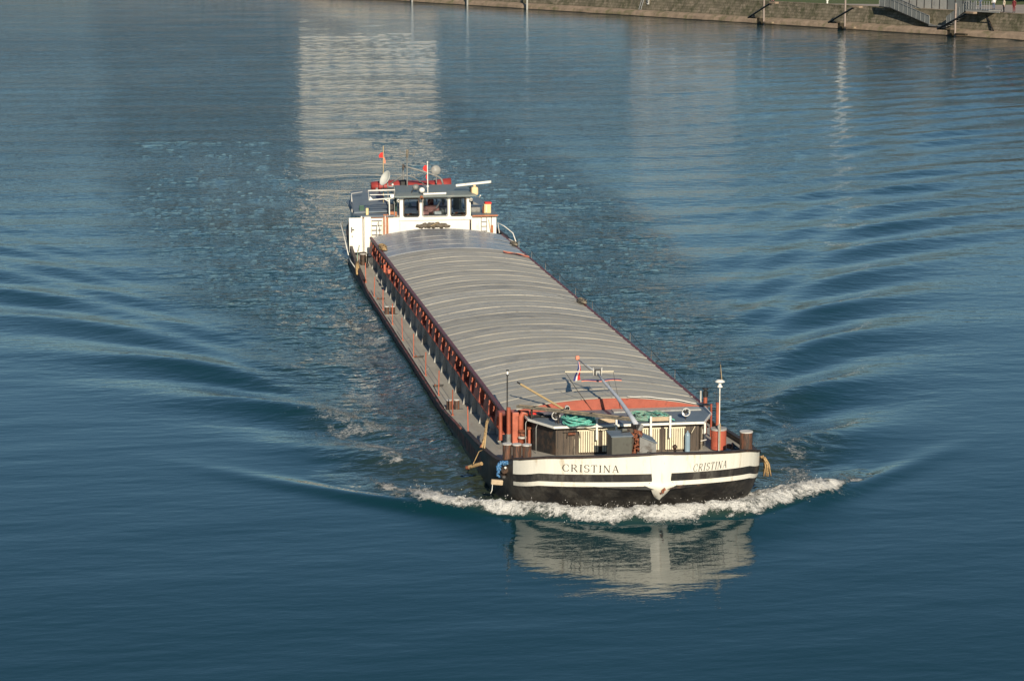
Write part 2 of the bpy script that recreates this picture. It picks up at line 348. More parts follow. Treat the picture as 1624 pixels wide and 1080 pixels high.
    Z += np.where(foam > .03, foam * ((fbm(X * 4.6, Y * 4.6, 51, 4, .75) - .45) * .24), 0) * (f > .02) + f2 * .02
    Z += np.where((Y < 7), 1, 0) * 0.0
    murk = np.clip(turb * (np.exp(-np.maximum(Y, 0) / 22.0) * (.5 + .9 * fbm(X * .5, Y * .3, 91, 3))) + .5 * (absx < 9) * turb * sstep(52, 60, Y) * (1 - sstep(70, 130, Y)), 0, 1)
    # ripple amount for the shader: glassy ahead and beside, ruffled in the wake and in the distance
    patch = fbm(X * .035 + 9, Y * .022, 61, 3)
    wind = sstep(28, 150, Y + 30 * (patch - .5)) * (.35 + .9 * patch)
    wind = wind * (1 - .8 * sstep(14, 34, X - .06 * Y) * (1 - .5 * sstep(120, 260, Y)))
    pt2 = fbm(X * .16 + 2, Y * .10, 65, 3)
    rip = np.clip(.03 + .10 * inside * sstep(4, 14, Y) + (.30 + .85 * pt2) * turb * (1 - .45 * sstep(40, 120, Y)) + .55 * wind * (1 - .35 * sstep(200, 330, Y)), 0, 1)
    # river slows beside the hull sides: keep water off the deck
    inhull = (absx < 3.45) & (Y > 3.2) & (Y < 51); Z[inhull] = np.minimum(Z[inhull], -.05)
    Z += .11 * np.exp(-(np.maximum(absx - 3.5, 0) / .55) ** 2) * sstep(3, 8, Y) * (1 - sstep(46, 52, Y)) * (.8 + .4 * fbm(X * 0 + 1, Y * .7, 93, 2)) * (absx > 3.3)
    V = np.stack([X, Y, Z], -1).reshape(-1, 3).astype(np.float32)
    idx = np.arange(nx * ny).reshape(ny, nx)
    F = np.stack([idx[:-1, :-1], idx[:-1, 1:], idx[1:, 1:], idx[1:, :-1]], -1).reshape(-1, 4)
    me = bpy.data.meshes.new('water'); me.vertices.add(len(V)); me.vertices.foreach_set('co', V.ravel())
    me.loops.add(F.size); me.loops.foreach_set('vertex_index', F.ravel().astype(np.int32))
    me.polygons.add(len(F)); me.polygons.foreach_set('loop_start', np.arange(0, F.size, 4, dtype=np.int32))
    me.polygons.foreach_set('use_smooth', np.ones(len(F), dtype=bool))
    for nm, arr in (('foam', foam), ('rip', rip), ('murk', murk)):
        at = me.attributes.new(nm, 'FLOAT', 'POINT'); at.data.foreach_set('value', arr.reshape(-1).astype(np.float32))
    me.update(); me.validate()
    o = bpy.data.objects.new('water', me); C.objects.link(o); o['kind'] = 'structure'; at_ship(o)
    m = bpy.data.materials.new('river_water'); m.use_nodes = True; n = m.node_tree.nodes; l = m.node_tree.links
    p = n['Principled BSDF']; p.inputs['IOR'].default_value = 1.333; p.inputs['Roughness'].default_value = .04
    def attr(nm): a = n.new('ShaderNodeAttribute'); a.attribute_name = nm; return a.outputs['Fac']
    tc = n.new('ShaderNodeTexCoord')
    def noise(scale, st, det=3, rot=0):
        mp = n.new('ShaderNodeMapping'); mp.inputs['Scale'].default_value = st; mp.inputs['Rotation'].default_value = (0, 0, rot); l.new(tc.outputs['Object'], mp.inputs['Vector'])
        z = n.new('ShaderNodeTexNoise'); z.inputs['Scale'].default_value = scale; z.inputs['Detail'].default_value = det; z.inputs['Roughness'].default_value = .55
        l.new(mp.outputs[0], z.inputs['Vector']); return z.outputs['Fac']
    def math_(op, a, b=None):
        q = n.new('ShaderNodeMath'); q.operation = op
        for i, v in enumerate((a, b)):
            if v is None: continue
            if isinstance(v, (int, float)): q.inputs[i].default_value = v
            else: l.new(v, q.inputs[i])
        return q.outputs[0]
    cm = n.new('ShaderNodeMix'); cm.data_type = 'RGBA'; cm.inputs[6].default_value = (.003, .031, .039, 1); cm.inputs[7].default_value = (.034, .044, .026, 1)
    l.new(attr('murk'), cm.inputs[0])
    # foam bubbles
    fnz = noise(9, (1, 1, 1), 8); fnz2 = noise(26, (1, 1, 1), 6)
    ff = math_('ADD', math_('MULTIPLY', attr('foam'), 1.55), math_('MULTIPLY', math_('SUBTRACT', math_('ADD', math_('MULTIPLY', fnz, .55), math_('MULTIPLY', fnz2, .45)), .60), 3.4))
    fr = n.new('ShaderNodeMapRange'); fr.interpolation_type = 'SMOOTHSTEP'; fr.inputs['From Min'].default_value = .20; fr.inputs['From Max'].default_value = 1.05; l.new(ff, fr.inputs['Value'])
    fac = math_('MULTIPLY', fr.outputs[0], math_('MINIMUM', math_('MULTIPLY', attr('foam'), 6.0), 1.0))
    cf = n.new('ShaderNodeMix'); cf.data_type = 'RGBA'; l.new(fac, cf.inputs[0]); l.new(cm.outputs[2], cf.inputs[6]); cf.inputs[7].default_value = (.70, .70, .67, 1)
    l.new(cf.outputs[2], p.inputs['Base Color'])
    rr = math_('ADD', math_('ADD', math_('MULTIPLY', fac, .6), .03), math_('MULTIPLY', attr('rip'), .02)); l.new(rr, p.inputs['Roughness'])
    h1 = noise(1.05, (.8, 1.25, 1), 3); h2 = noise(3.4, (.75, 1.3, 1), 3, .4); h3 = noise(11, (.8, 1.2, 1), 2, -.3)
    hh = math_('ADD', math_('ADD', math_('MULTIPLY', h1, .20), math_('MULTIPLY', h2, .060)), math_('MULTIPLY', h3, .007))
    hh = math_('MULTIPLY', hh, math_('ADD', attr('rip'), .0))
    calm = math_('ADD', math_('ADD', math_('MULTIPLY', noise(2.4, (.6, 1.35, 1), 4, -.28), .0058), math_('MULTIPLY', noise(7.5, (.6, 1.2, 1), 2, -.4), .0011)), math_('MULTIPLY', noise(.55, (.5, 1.4, 1), 2, -.1), .022))
    ht = math_('ADD', math_('ADD', hh, calm), math_('MULTIPLY', fac, math_('MULTIPLY', fnz2, .10)))
    bp = n.new('ShaderNodeBump'); bp.inputs['Strength'].default_value = 1; bp.inputs['Distance'].default_value = 1.0
    l.new(ht, bp.inputs['Height']); l.new(bp.outputs[0], p.inputs['Normal'])
    me.materials.append(m)
    return o
water()

# ================================================================== the barge
def skew(x, y): return x + .20 * max(0, 1 - (x / 3.1) ** 2) * (1 if y < 1.9 else max(0, 1 - (y - 1.9) / 1.5))
barge = empty('cargo_barge', (OX, OY, 0), YAW)
tag(barge, 'long black river barge with grey arched hatch covers, white wheelhouse and white bow', 'barge')
def part(mb, name, parent=None, label=None): return mb.build(name, parent or barge, label)

def interp(x, xs, ys): return float(np.interp(x, xs, ys))
_c = [(0, 0), (.30, .02), (.6, .08), (1.0, .21), (1.4, .38), (1.8, .58), (2.2, .82), (2.55, 1.08), (2.85, 1.37), (3.04, 1.64), (3.19, 1.95), (3.32, 2.4), (3.42, 3.0), (3.49, 3.8), (3.53, 4.8), (3.55, 6)]
_c += [(3.55, y) for y in range(8, 42, 2)] + [(3.54, 42), (3.50, 44), (3.44, 46), (3.33, 48), (3.16, 49.6), (2.92, 51.0), (2.6, 52.1), (2.1, 53.1), (1.5, 53.8), (.8, 54.25), (0, 54.4)]
def Ttop(x, y):
    if y < 1.95: return 1.76 - .26 * min(1, x / 2.6) ** 1.3 if x < 2.66 else interp(x, [2.66, 3.19], [1.50, 1.30])
    return interp(y, [1.95, 2.6, 4.5, 13, 36, 46, 54.4], [1.30, 1.06, .95, .385, .385, 1.15, 1.35])
def zdeck(y): return interp(y, [0, 4, 8, 13, 36, 44, 47, 54], [.86, .84, .58, .36, .36, .58, .70, .80])
def rows(x, y):
    T = Ttop(x, y); f = 1 - interp(y, [1.95, 7], [0, 1]); q = min(1, x / 3.19)
    r1 = T - (.52 - .12 * q) * f - .09 * (1 - f); r2 = r1 - .20 * f - .07 * (1 - f); r3 = r2 - .115 * f - .12 * (1 - f)
    lo = max(.04, r3 - .28 * f - .03 * (1 - f)); zs = [T, r1, r2, r3, lo, min(.22, lo - .02), -.05, -.35, -.9]
    return zs
def hp(x, y, z):    # plan position of the plating at height z
    zk = .92 if y > 7 else .915 - .26 * min(1, x / 2.6) ** 1.3 + .12 * min(1, x / 3.19)
    dz = max(0, zk - z)
    if y < 7:
        w = interp(y, [0, 1.4, 3.2, 7], [1.0, .62, .22, 0]); wy = dz ** 1.25 * 1.55 * w
        wx = dz * .16 * interp(y, [0, 1.2, 2.5, 7], [0, .6, 1, 0])
        fl = max(0, z - .92) * .10 * interp(x, [0, 3.1], [1, .5])
        return max(0, x - wx), y + wy - fl
    if y > 46:
        k = interp(y, [46, 54.4], [0, 1]); return x * (1 - .16 * dz * k), y - dz * 1.1 * k
    return x, y
hull = MB(); NR = 9
def _cr(P):
    out = []
    for i in range(len(P) - 1):
        p0, p1, p2, p3 = P[max(i - 1, 0)], P[i], P[i + 1], P[min(i + 2, len(P) - 1)]; out.append(p1)
        if i == 0: p0 = (-p2[0], p2[1])
        if p2[1] < 6.5:
            t = .5; out.append(tuple(.5 * (2 * p1[k] + (p2[k] - p0[k]) * t + (2 * p0[k] - 5 * p1[k] + 4 * p2[k] - p3[k]) * t * t + (3 * p1[k] - p0[k] - 3 * p2[k] + p3[k]) * t ** 3) for k in (0, 1)))
    return out + [P[-1]]
st = _cr(_c)
for sgn in (-1, 1):
    vs = []; 
    for x, y in st:
        for z in rows(x, y):
            a, b = hp(x, y, z); vs.append((skew(a * sgn, b), b, z))
    for i in range(len(st) - 1):
        for j in range(NR - 1):
            x, y = st[i]
            bow = y < 1.9
            if bow: mm = M['white'] if j in (0, 2) else M['black']
            elif 5 < y < 44 and j in (2, 3, 4): mm = M['red_hull']
            else: mm = M['black']
            a = i * NR + j; q = (a, a + 1, a + NR + 1, a + NR)
            hull.add([vs[k] for k in q], [(0, 1, 2, 3) if sgn < 0 else (3, 2, 1, 0)], mm, True)
hull_o = hull.build('hull', barge, fix=False)
bm = bmesh.new(); bm.from_mesh(hull_o.data); bmesh.ops.remove_doubles(bm, verts=bm.verts, dist=.0005); bmesh.ops.recalc_face_normals(bm, faces=bm.faces)
for e in bm.edges:
    if len(e.link_faces) == 2 and (e.link_faces[0].material_index != e.link_faces[1].material_index or e.calc_face_angle(0) > .3): e.smooth = False
bm.to_mesh(hull_o.data); bm.free()

# stem: white wedge over the bands, flaring at the lower stripe and ending in a rounded tip
w = MB(); prof = [(1.72, .30, .02), (1.24, .25, .04), (1.10, .235, .05), (1.03, .24, .06), (.985, .30, .06), (.955, .44, .07), (.935, .42, .08), (.90, .33, .10), (.85, .27, .13), (.79, .225, .16), (.70, .18, .21), (.60, .125, .26), (.52, .055, .30)]
vs = []
for z, hw, pr in prof:
    for t in (-1, -.5, 0, .5, 1):
        a, b = hp(abs(t) * hw, interp(abs(t) * hw, [0, .3, .6], [0, .02, .08]), z)
        vs.append((t * hw + .20, b - .016 - max(0, .92 - z) * .30 - pr * .55 * (1 - abs(t) ** 1.6), z))
w.add(vs, [(i * 5 + j, i * 5 + j + 1, (i + 1) * 5 + j + 1, (i + 1) * 5 + j) for i in range(len(prof) - 1) for j in range(4)], M['white'], True)
base = [vs[i * 5 + j] for i in range(len(prof)) for j in (0, 4)]
w.add([(a, b + .30, c) for a, b, c in vs], [(i * 5 + j, (i + 1) * 5 + j, (i + 1) * 5 + j + 1, i * 5 + j + 1) for i in range(len(prof) - 1) for j in range(4)], M['white'])
stem = part(w, 'stem')
r_ = MB()
for (x, z, s) in ((.03, .80, .045), (.06, .86, .03), (-.01, .74, .03)):
    pr = .07; n = 9
    yy = -.085 + max(0, .92 - z) ** 1.25 * 1.55
    x += .20; yy -= .09
    r_.add([(x + s * math.cos(k * 2 * math.pi / n) * random.uniform(.6, 1.1), yy - .01, z + 1.3 * s * math.sin(k * 2 * math.pi / n)) for k in range(n)] + [(x + s * .9 * math.cos(k * 2 * math.pi / n), yy + .03, z + 1.3 * s * math.sin(k * 2 * math.pi / n)) for k in range(n)], [list(range(n))] + [(k, (k + 1) % n, n + (k + 1) % n, n + k) for k in range(n)], M['rust'])
part(r_, 'rust_patch', stem)

# lettering on both bow plates
GL = {  # strokes: (x0,z0,x1,z1,width) in units of letter height
 'C': [('arc', .34, .5, .32, .48, 45, 315, .085), (.56, .80, .60, .62, .05), (.56, .12, .61, .27, .05)],
 'R': [(.12, 0, .12, 1, .11), (.02, .02, .24, .02, .05), (.02, .98, .26, .98, .05), ('arc', .28, .745, .24, .235, -90, 90, .08), (.12, .51, .30, .51, .05), (.30, .50, .60, .03, .10), (.54, .02, .68, .02, .05)],
 'I': [(.14, 0, .14, 1, .11), (.02, .02, .26, .02, .05), (.02, .98, .26, .98, .05)],
 'S': [('arc', .28, .745, .21, .235, 30, 270, .085), ('arc', .28, .26, .23, .24, -140, 90, .085), (.47, .78, .49, .95, .04), (.07, .05, .05, .24, .04)],
 'T': [(.32, 0, .32, 1, .11), (.04, .97, .60, .97, .06), (.05, .80, .05, .98, .05), (.59, .80, .59, .98, .05), (.22, .02, .42, .02, .05)],
 'N': [(.10, 0, .10, 1, .05), (.10, 1, .62, 0, .11), (.62, 0, .62, 1, .05), (.0, .02, .2, .02, .045), (.52, .98, .74, .98, .045)],
 'A': [(.06, 0, .32, 1, .05), (.32, 1, .60, 0, .11), (.17, .36, .48, .36, .05), (.0, .02, .15, .02, .045), (.50, .02, .70, .02, .045)]}
ADV = {'C': .80, 'R': .84, 'I': .44, 'S': .70, 'T': .80, 'N': .92, 'A': .8}
def bow_y(x):
    xs = [c[0] for c in _c[:11]]; ys = [c[1] for c in _c[:11]]; return interp(abs(x), xs, ys)
def bow_surf(x, z, off):
    e = .01; a, y = hp(abs(x), bow_y(x), z); d = (bow_y(abs(x) + e) - bow_y(abs(x))) / e
    nrm = Vector((math.copysign(d, x), -1, 0)).normalized(); return (skew(x + nrm.x * off, 1), y + nrm.y * off - .004, z)
def lettering(x0, zb0, hgt, x1, zb1, slant):
    mb = MB(); total = sum(ADV[c] for c in 'CRISTINA'); k = (x1 - x0) / total; cur = 0
    def P(u, v, ou):
        x = x0 + (cur + u + slant * v) * k; zz = zb0 + (zb1 - zb0) * (x - x0) / (x1 - x0) + v * hgt
        return bow_surf(x, zz, .005)
    for c in 'CRISTINA':
        for s_ in GL[c]:
            if s_[0] == 'arc':
                _, cx, cz, rx, rz, a0, a1, wd = s_; N = 12; pts = [(cx + rx * math.cos(R(a0 + (a1 - a0) * i / N)), cz + rz * math.sin(R(a0 + (a1 - a0) * i / N))) for i in range(N + 1)]
                ws = [wd * (.45 + .75 * abs(math.cos(R(a0 + (a1 - a0) * i / N)))) for i in range(N + 1)]
            else: pts = [(s_[0], s_[1]), (s_[2], s_[3])]; ws = [s_[4]] * 2
            L, Rr = [], []
            for i, (u, v) in enumerate(pts):
                a = pts[max(i - 1, 0)]; b = pts[min(i + 1, len(pts) - 1)]; dx, dz = b[0] - a[0], b[1] - a[1]; l_ = math.hypot(dx, dz) or 1
                nx_, nz_ = -dz / l_ * ws[i] / 2, dx / l_ * ws[i] / 2
                L.append(P(u + nx_, v + nz_, 0)); Rr.append(P(u - nx_, v - nz_, 0))
            n = len(pts); mb.add(L + Rr, [(i, i + 1, n + i + 1, n + i) for i in range(n - 1)], M['letter'])
        cur += ADV[c]
    return mb
M['letter'] = mat('letter_black_paint', (.025, .022, .02), .5, var=.2)
lettering(-2.22, 1.19, .185, -.98, 1.25, .0).build('lettering', hull_o, 'black serif capitals spelling the ship name, left half of the bow', fix=False)
lettering(.84, 1.225, .19, 1.88, 1.185, .20).build('lettering', hull_o, 'black slanted capitals spelling the ship name, right half of the bow', fix=False)

# deck, bulwark lining and rail cap
dk = MB(); ys_ = [(x, y) for x, y in st if x > .25]
vs = []
for x, y in ys_:
    z = zdeck(y); z = min(z, Ttop(x, y) - .015); vs += [(-(x - .03), y + .04, z), (x - .03, y + .04, z)]
dk.add(vs, [(2 * i, 2 * i + 1, 2 * i + 3, 2 * i + 2) for i in range(len(ys_) - 1)], M['deck'])
deck = part(dk, 'deck')
for sgn in (-1, 1):
    cap = MB(); lin = MB()
    for k, (lo, hi) in enumerate(((0, 9), (38, 54.5))):
        ring = [(x, y) for x, y in _c if lo <= y <= hi]
        P0 = []
        for i, (x, y) in enumerate(ring):
            z = Ttop(x, y); a, b = hp(x, y, z)
            p_ = ring[max(i - 1, 0)]; q_ = ring[min(i + 1, len(ring) - 1)]; t = Vector((q_[0] - p_[0], q_[1] - p_[1])).normalized(); n_ = Vector((-t.y, t.x))   # towards inside
            if n_.x > 0 and x > 1.5: n_ = -n_
            if k == 0 and n_.y < 0 and x < 1.5: n_ = -n_
            if k == 1 and y > 50 and n_.y > 0: n_ = -n_
            P0.append(((a, b), (n_.x, n_.y), z))
        vs = []; vl = []
        for (a, b), (nx_, ny_), z in P0:
            for o_, dz in ((-.025, -.035), (-.025, .016), (.10, .016), (.10, -.035)): vs.append((skew(sgn * max(0, a + nx_ * o_), b), b + ny_ * o_, z + dz))
            vl += [(skew(sgn * max(0, a + nx_ * .07), b), b + ny_ * .07, z - .036), (skew(sgn * max(0, a + nx_ * .07), b), b + ny_ * .07, zdeck(b) - .03)]
        cap.add(vs, [(i * 4 + j, i * 4 + (j + 1) % 4, (i + 1) * 4 + (j + 1) % 4, (i + 1) * 4 + j) for i in range(len(P0) - 1) for j in range(4)], M['cap'])
        lin.add(vl, [(2 * i, 2 * i + 1, 2 * i + 3, 2 * i + 2) for i in range(len(P0) - 1)], M['dark'])
        part(cap, 'bulwark_cap'); part(lin, 'bulwark_lining'); cap = MB(); lin = MB()
# rubbing strip along the side
for sgn in (-1, 1):
    g = MB(); g.tube([(sgn * 3.56, y, Ttop(3.55, y) - .045) for y in np.linspace(9, 42, 40)], .04, M['red_hull'], n=6); part(g, 'rubbing_strake')
# fine deck edge and plank lines on the walkways
for sgn in (-1, 1):
    g = MB(); g.b2(sgn * 3.47, sgn * 3.52, 13, 36, .362, .40, M['deck']); part(g, 'deck_edge_lip')

# ---------------------------------------------------------------- coaming
Y0, Y1 = 6.2, 42.8
for sgn in (-1, 1):
    c = MB(); c.b2(sgn * 2.70, sgn * 2.64, Y0 - .1, Y1, .34, 1.02, M['coam_grey'])
    c.b2(sgn * 2.56, sgn * 2.86, Y0 - .1, Y1, 1.022, 1.05, M['red']); c.b2(sgn * 2.54, sgn * 2.58, Y0 - .1, Y1, 1.052, 1.56, M['red'])
    co = part(c, 'coaming')
    t = MB(); t.cyl((sgn * 2.76, Y0 - .12, 1.575), (sgn * 2.76, Y1, 1.575), .065, M['maroon'], n=10); t.b2(sgn * 2.64, sgn * 2.80, Y0 - .1, Y1, 1.50, 1.53, M['maroon'])
    t.build('coaming_rail', co)
    pil = None; gus = None; cle = None
    ng = 21
    for i in range(ng):
        y = Y0 + .9 + i * 1.72 + random.uniform(-.22, .22)
        g = MB(); wv = random.choice([.35, .75, .95, 1.1])
        g.prism([(sgn * 2.585, 1.052), (sgn * 2.85, 1.052), (sgn * 2.80, 1.495), (sgn * 2.585, 1.495)], M['red'], 'y', y, y + wv)
        g.build('coaming_stay', co)
        g = MB(); yy = y - .35 + random.uniform(-.1, .1)
        g.prism([(sgn * 2.705, zdeck(yy) + .004), (sgn * 2.90, zdeck(yy) + .004), (sgn * 2.75, 1.0), (sgn * 2.705, 1.0)], M['gusset'], 'y', yy, yy + .03)
        g.build('coaming_gusset', co)
    for i in range(42):
        y = Y0 + .5 + i * .86 + random.uniform(-.06, .06)
        g = MB(); g.box((sgn * 2.84, y, 1.46), (.04, .06, .10), M['orange'], bev=.015); g.cyl((sgn * 2.845, y, 1.42), (sgn * 2.86, y - .01, 1.37), .018, M['orange'], n=6); g.build('hatch_cleat', co)
# front coaming plate
g = MB(); g.b2(-2.70, 2.70, Y0 - .10, Y0 - .04, .5, 1.56, M['red']); part(g, 'front_coaming')
g = MB(); xs_ = np.linspace(-2.68, 2.68, 40); poly = [(x, 1.61 + .315 * (1 - (x / 2.74) ** 2)) for x in xs_] + [(2.68, 1.57), (-2.68, 1.57)]
g.prism(poly, M['red'], 'y', Y0 - .16, Y0 - .11); part(g, 'end_board')
g = MB(); g.b2(-2.35, 2.72, Y0 - .26, Y0 - .17, 1.585, 1.625, M['trim']); part(g, 'end_board_trim')

# ---------------------------------------------------------------- hatch covers
def cover(y0, L, z0, m, skew=0.0, ribs=2):
    prof = [(0, -.05), (0, .006), (.035, .017), (.07, .020), (.11, .016), (.16, .002), (L * .5 - .08, .001), (L * .5 - .04, .008), (L * .5, .011), (L * .5 + .04, .008), (L * .5 + .08, .0), (L - .05, .0), (L - .012, .002), (L - .012, -.05)]
    NX = 34; mb = MB(); vs = []
    for k in range(NX + 1):
        x = -2.74 + 5.48 * k / NX; zz = 1.60 + .315 * (1 - (x / 2.74) ** 2)
        wob = .006 * math.sin(x * 1.7 + y0 * 3.1)
        for dy, dz in prof: vs.append((x, y0 + dy + skew * x + wob, zz + z0 + dz + .004 * math.sin(x * 2.3 + y0)))
    n = len(prof)
    mb.add(vs, [(k * n + j, (k + 1) * n + j, (k + 1) * n + j + 1, k * n + j + 1) for k in range(NX) for j in range(n - 1)], m, False)
    mb.add(vs[:n], [list(range(n))], m); mb.add(vs[-n:], [list(range(n))], m)
    return mb
NH = 30; LH = (Y1 - Y0) / NH
for i in range(NH):
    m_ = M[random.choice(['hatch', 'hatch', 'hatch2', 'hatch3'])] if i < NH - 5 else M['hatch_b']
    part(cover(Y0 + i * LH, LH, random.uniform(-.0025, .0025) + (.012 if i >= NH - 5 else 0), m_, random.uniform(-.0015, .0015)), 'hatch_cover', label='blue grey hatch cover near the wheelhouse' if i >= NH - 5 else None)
g = MB()   # wrinkled metal flap in front of the first cover on the right
pts = [(x, Y0 - .05 + .03 * math.sin(x * 5), 1.655 + .315 * (1 - (x / 2.74) ** 2) + .012 * math.sin(x * 7)) for x in np.linspace(.6, 2.66, 24)]
g.tube(pts, .014, M['trim'], n=5); part(g, 'hatch_edge_strip')

# ---------------------------------------------------------------- stanchions and deck fittings on the walkways
for i in range(11):
    y = 8.4 + i * 3.3; zd_ = zdeck(y)
    g = MB(); g.cyl((-3.44, y, zd_), (-3.44 + random.uniform(-.02, .02), y + random.uniform(-.10, .12), zd_ + .78), .017, M['orange'], n=7); g.cyl((-3.44, y, zd_ + .002), (-3.44, y, zd_ + .03), .045, M['orange'], n=8); part(g, 'stanchion', label='orange red handrail stanchion')
    g = MB(); g.cyl((3.44, y + 1.2, .36), (3.44, y + 1.2 + random.uniform(-.05, .05), 1.36), .012, M['gusset'], n=7); g.cyl((3.44, y + 1.2, .362), (3.44, y + 1.2, .39), .05, M['trim'], n=8); part(g, 'stanchion', label='white handrail stanchion')
g = MB(); pts = []
for i in range(10):
    for t in np.linspace(0, 1, 6)[:-1]: pts.append((3.44, 9.6 + (i + t) * 3.3, 1.36 - .10 * math.sin(math.pi * t)))
g.tube(pts, .008, M['dark'], n=4); part(g, 'handrail_wire')
def twin_bollard(x, y, z, r=.10, h=.30, gap=.26, name='mooring_bollard', m=None):
    g = MB()
    g.b2(x - .1 - r, x + .1 + gap / 2 + r, y - r - .05, y + r + .05, z, z + .03, M['grey'])
    for dx in (0, gap):
        g.cyl((x + dx - gap / 2, y, z + .03), (x + dx - gap / 2, y, z + h), r, M['bollard'], n=16); g.cyl((x + dx - gap / 2, y, z + h), (x + dx - gap / 2, y, z + h + .025), r * 1.08, M['bollard_top'], n=16)
    part(g, name)
twin_bollard(-3.30, 12.7, .37, .085, .30, .22); twin_bollard(-3.30, 30.4, .362, .085, .30, .22)
for y in (16.4, 21.5, 34):
    g = MB(); g.b2(-3.42, -3.12, y, y + .05, .362, .40, M['dark']); g.cyl((-3.4, y + .02, .40), (-3.1, y + .02, .42), .02, M['dark'], n=6); g.b2(-3.4, -3.34, y, y + .05, .40, .44, M['rust']); part(g, 'fairlead')
for y in (14.1, 19.6, 25.2, 31.5):     # small filler caps and pad plates on the walkway
    g = MB(); g.cyl((-3.20, y, .362), (-3.20, y, .377), .07, M['grey'], n=10); part(g, 'filler_cap')
# longitudinal strips on the walkway
for x in (-3.18, -3.33):
    g = MB(); g.b2(x, x + .018, 13, 36, .362, .370, M['coam_grey']); part(g, 'walkway_strip')

# three fat bollards left, one right
for k, (x, y) in enumerate(((-3.17, 3.05), (-2.93, 2.95), (-2.69, 2.85), (2.89, 2.15))):
    g = MB(); zt = 1.42 if k < 3 else 1.73; zb = .86; rr = .118 if k < 3 else .165
    g.cyl((x, y, zb), (x, y, zt), rr, M['bollard'], n=24); g.cyl((x, y, zt), (x, y, zt + .03), rr * 1.04, M['bollard_top'], n=24)
    part(g, 'bollard', label='thick worn bollard with pale cap on the right shoulder of the bow' if k == 3 else None)
# after bollard, left
g = MB(); g.cyl((-3.15, 42.3, .5), (-3.15, 42.3, .98), .13, M['dark'], n=18); g.cyl((-3.15, 42.3, .98), (-3.15, 42.3, 1.02), .15, M['bollard_top'], n=18); g.cyl((-3.15, 42.3, 1.022), (-3.15, 42.3, 1.06), .15, M['dark'], n=18); part(g, 'bollard', label='black bollard with white ring beside the white cabin door')

# ---------------------------------------------------------------- forecastle trunk cabin
MB.OFF = (.20, 1.15, -.19)
tr = MB(); ZR = 1.80
wall = [(-1.90, 3.05), (1.93, 3.05), (2.36, 4.1), (2.38, 4.85), (-2.36, 4.85), (-2.34, 4.1)]
tr.prism(wall, M['brown'], 'z', .80, ZR - .02)
for x in np.arange(-1.86, 1.9, .155):   # board joints stand a little proud
    if True: tr.b2(x, x + .012, 3.042, 3.052, .88, ZR - .06, M['dark'])
d_ = Vector((-.44, 1.05, 0)).normalized(); tr.box((-2.12 - .010, 3.575 - .004, 1.29), (1.13, .012, .92), M['dark'], rot=Matrix.Rotation(math.atan2(d_.y, d_.x), 3, 'Z'))  # thin dark panel: shade of the left side wall put in as colour
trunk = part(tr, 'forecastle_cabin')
rf = MB(); roofp = [(-1.98, 2.86), (2.02, 2.86), (2.46, 3.95), (2.50, 4.83), (-2.52, 4.83), (-2.48, 3.95)]
rf.prism(roofp, M['roof'], 'z', ZR - .015, ZR + .028)
fr_ = rf.build('roof', trunk)
tm = MB()
for a, b in ((0, 1), (1, 2), (2, 3), (4, 5), (5, 0)):
    p0, p1 = roofp[a], roofp[b]; d = Vector((p1[0] - p0[0], p1[1] - p0[1], 0)).normalized(); o_ = Vector((d.y, -d.x, 0)) * .012
    tm.box(((p0[0] + p1[0]) / 2 + o_.x, (p0[1] + p1[1]) / 2 + o_.y, ZR + .006), ((Vector(p1) - Vector(p0)).length + .02, .022, .062), M['trim'], rot=Matrix.Rotation(math.atan2(d.y, d.x), 3, 'Z'))
tm.build('roof_trim', trunk)
g = MB(); g.b2(-.1, 2.3, 4.35, 4.75, ZR + .030, ZR + .06, M['gusset']); g.build('roof_board', trunk)
for k, (x0, x1) in enumerate(((-1.31, -.77), (-.68, -.16), (.33, .86), (1.01, 1.53))):
    g = MB(); g.b2(x0 - .03, x1 + .03, 2.975, 3.035, 1.655, 1.685, M['cream']); n = 9
    g.b2(x0, x1, 3.02, 3.038, 1.08, 1.655, M['dark'])
    for i in range(n):
        x = x0 + (x1 - x0) * (i + .5) / n; g.box((x, 2.995, 1.37), ((x1 - x0) / n * .72, .04, .57), M['cream'], bev=.008)
    g.build('louvre_panel', trunk)
for k, (x0, x1) in enumerate(((-.86, -.34), (.58, 1.10))):
    g = MB()
    for x in (x0, x1): g.b2(x - .025, x + .025, 2.78, 2.82, 1.45, 2.03, M['trim']); g.b2(x - .02, x + .02, 2.822, 2.9, 1.84, 1.88, M['trim'])
    g.build('rack_post', trunk)
    g = MB(); g.b2(x0 + .03, x1 - .03, 2.835, 2.90, 1.885, 2.0, M['beige'], bev=.01); g.build('rack_board', trunk)
for x, y, z in ((-1.86, 3.3, 2.04), (1.62, 3.25, 2.03), (-1.34, 4.5, 1.97)):
    g = MB(); s_ = .115 if y < 4 else .07; Q = Matrix.Rotation(R(100), 3, 'X') @ Matrix.Rotation(R(0), 3, 'Z')
    g.lathe([(.01, -.11), (.05, -.10), (s_ * .8, -.06), (s_ * .98, .0), (s_, .03), (s_, .045), (s_ * .9, .045), (s_ * .86, .03)], M['trim'], (x, y, z), 20, Q)
    g.cyl((x, y + .02, 1.83), (x, y + .02, z - s_ * .8), .018, M['dark'], n=6)
    so = g.build('searchlight', trunk)
    g = MB(); g.lathe([(s_ * .86, .028), (s_ * .6, -.01), (s_ * .3, -.035), (.005, -.045)], M['chrome'], (x, y, z), 20, Q); g.lathe([(.03, -.02), (.028, .02), (.001, .028)], M['dark'], (x, y, z), 10, Q); g.build('reflector', so)
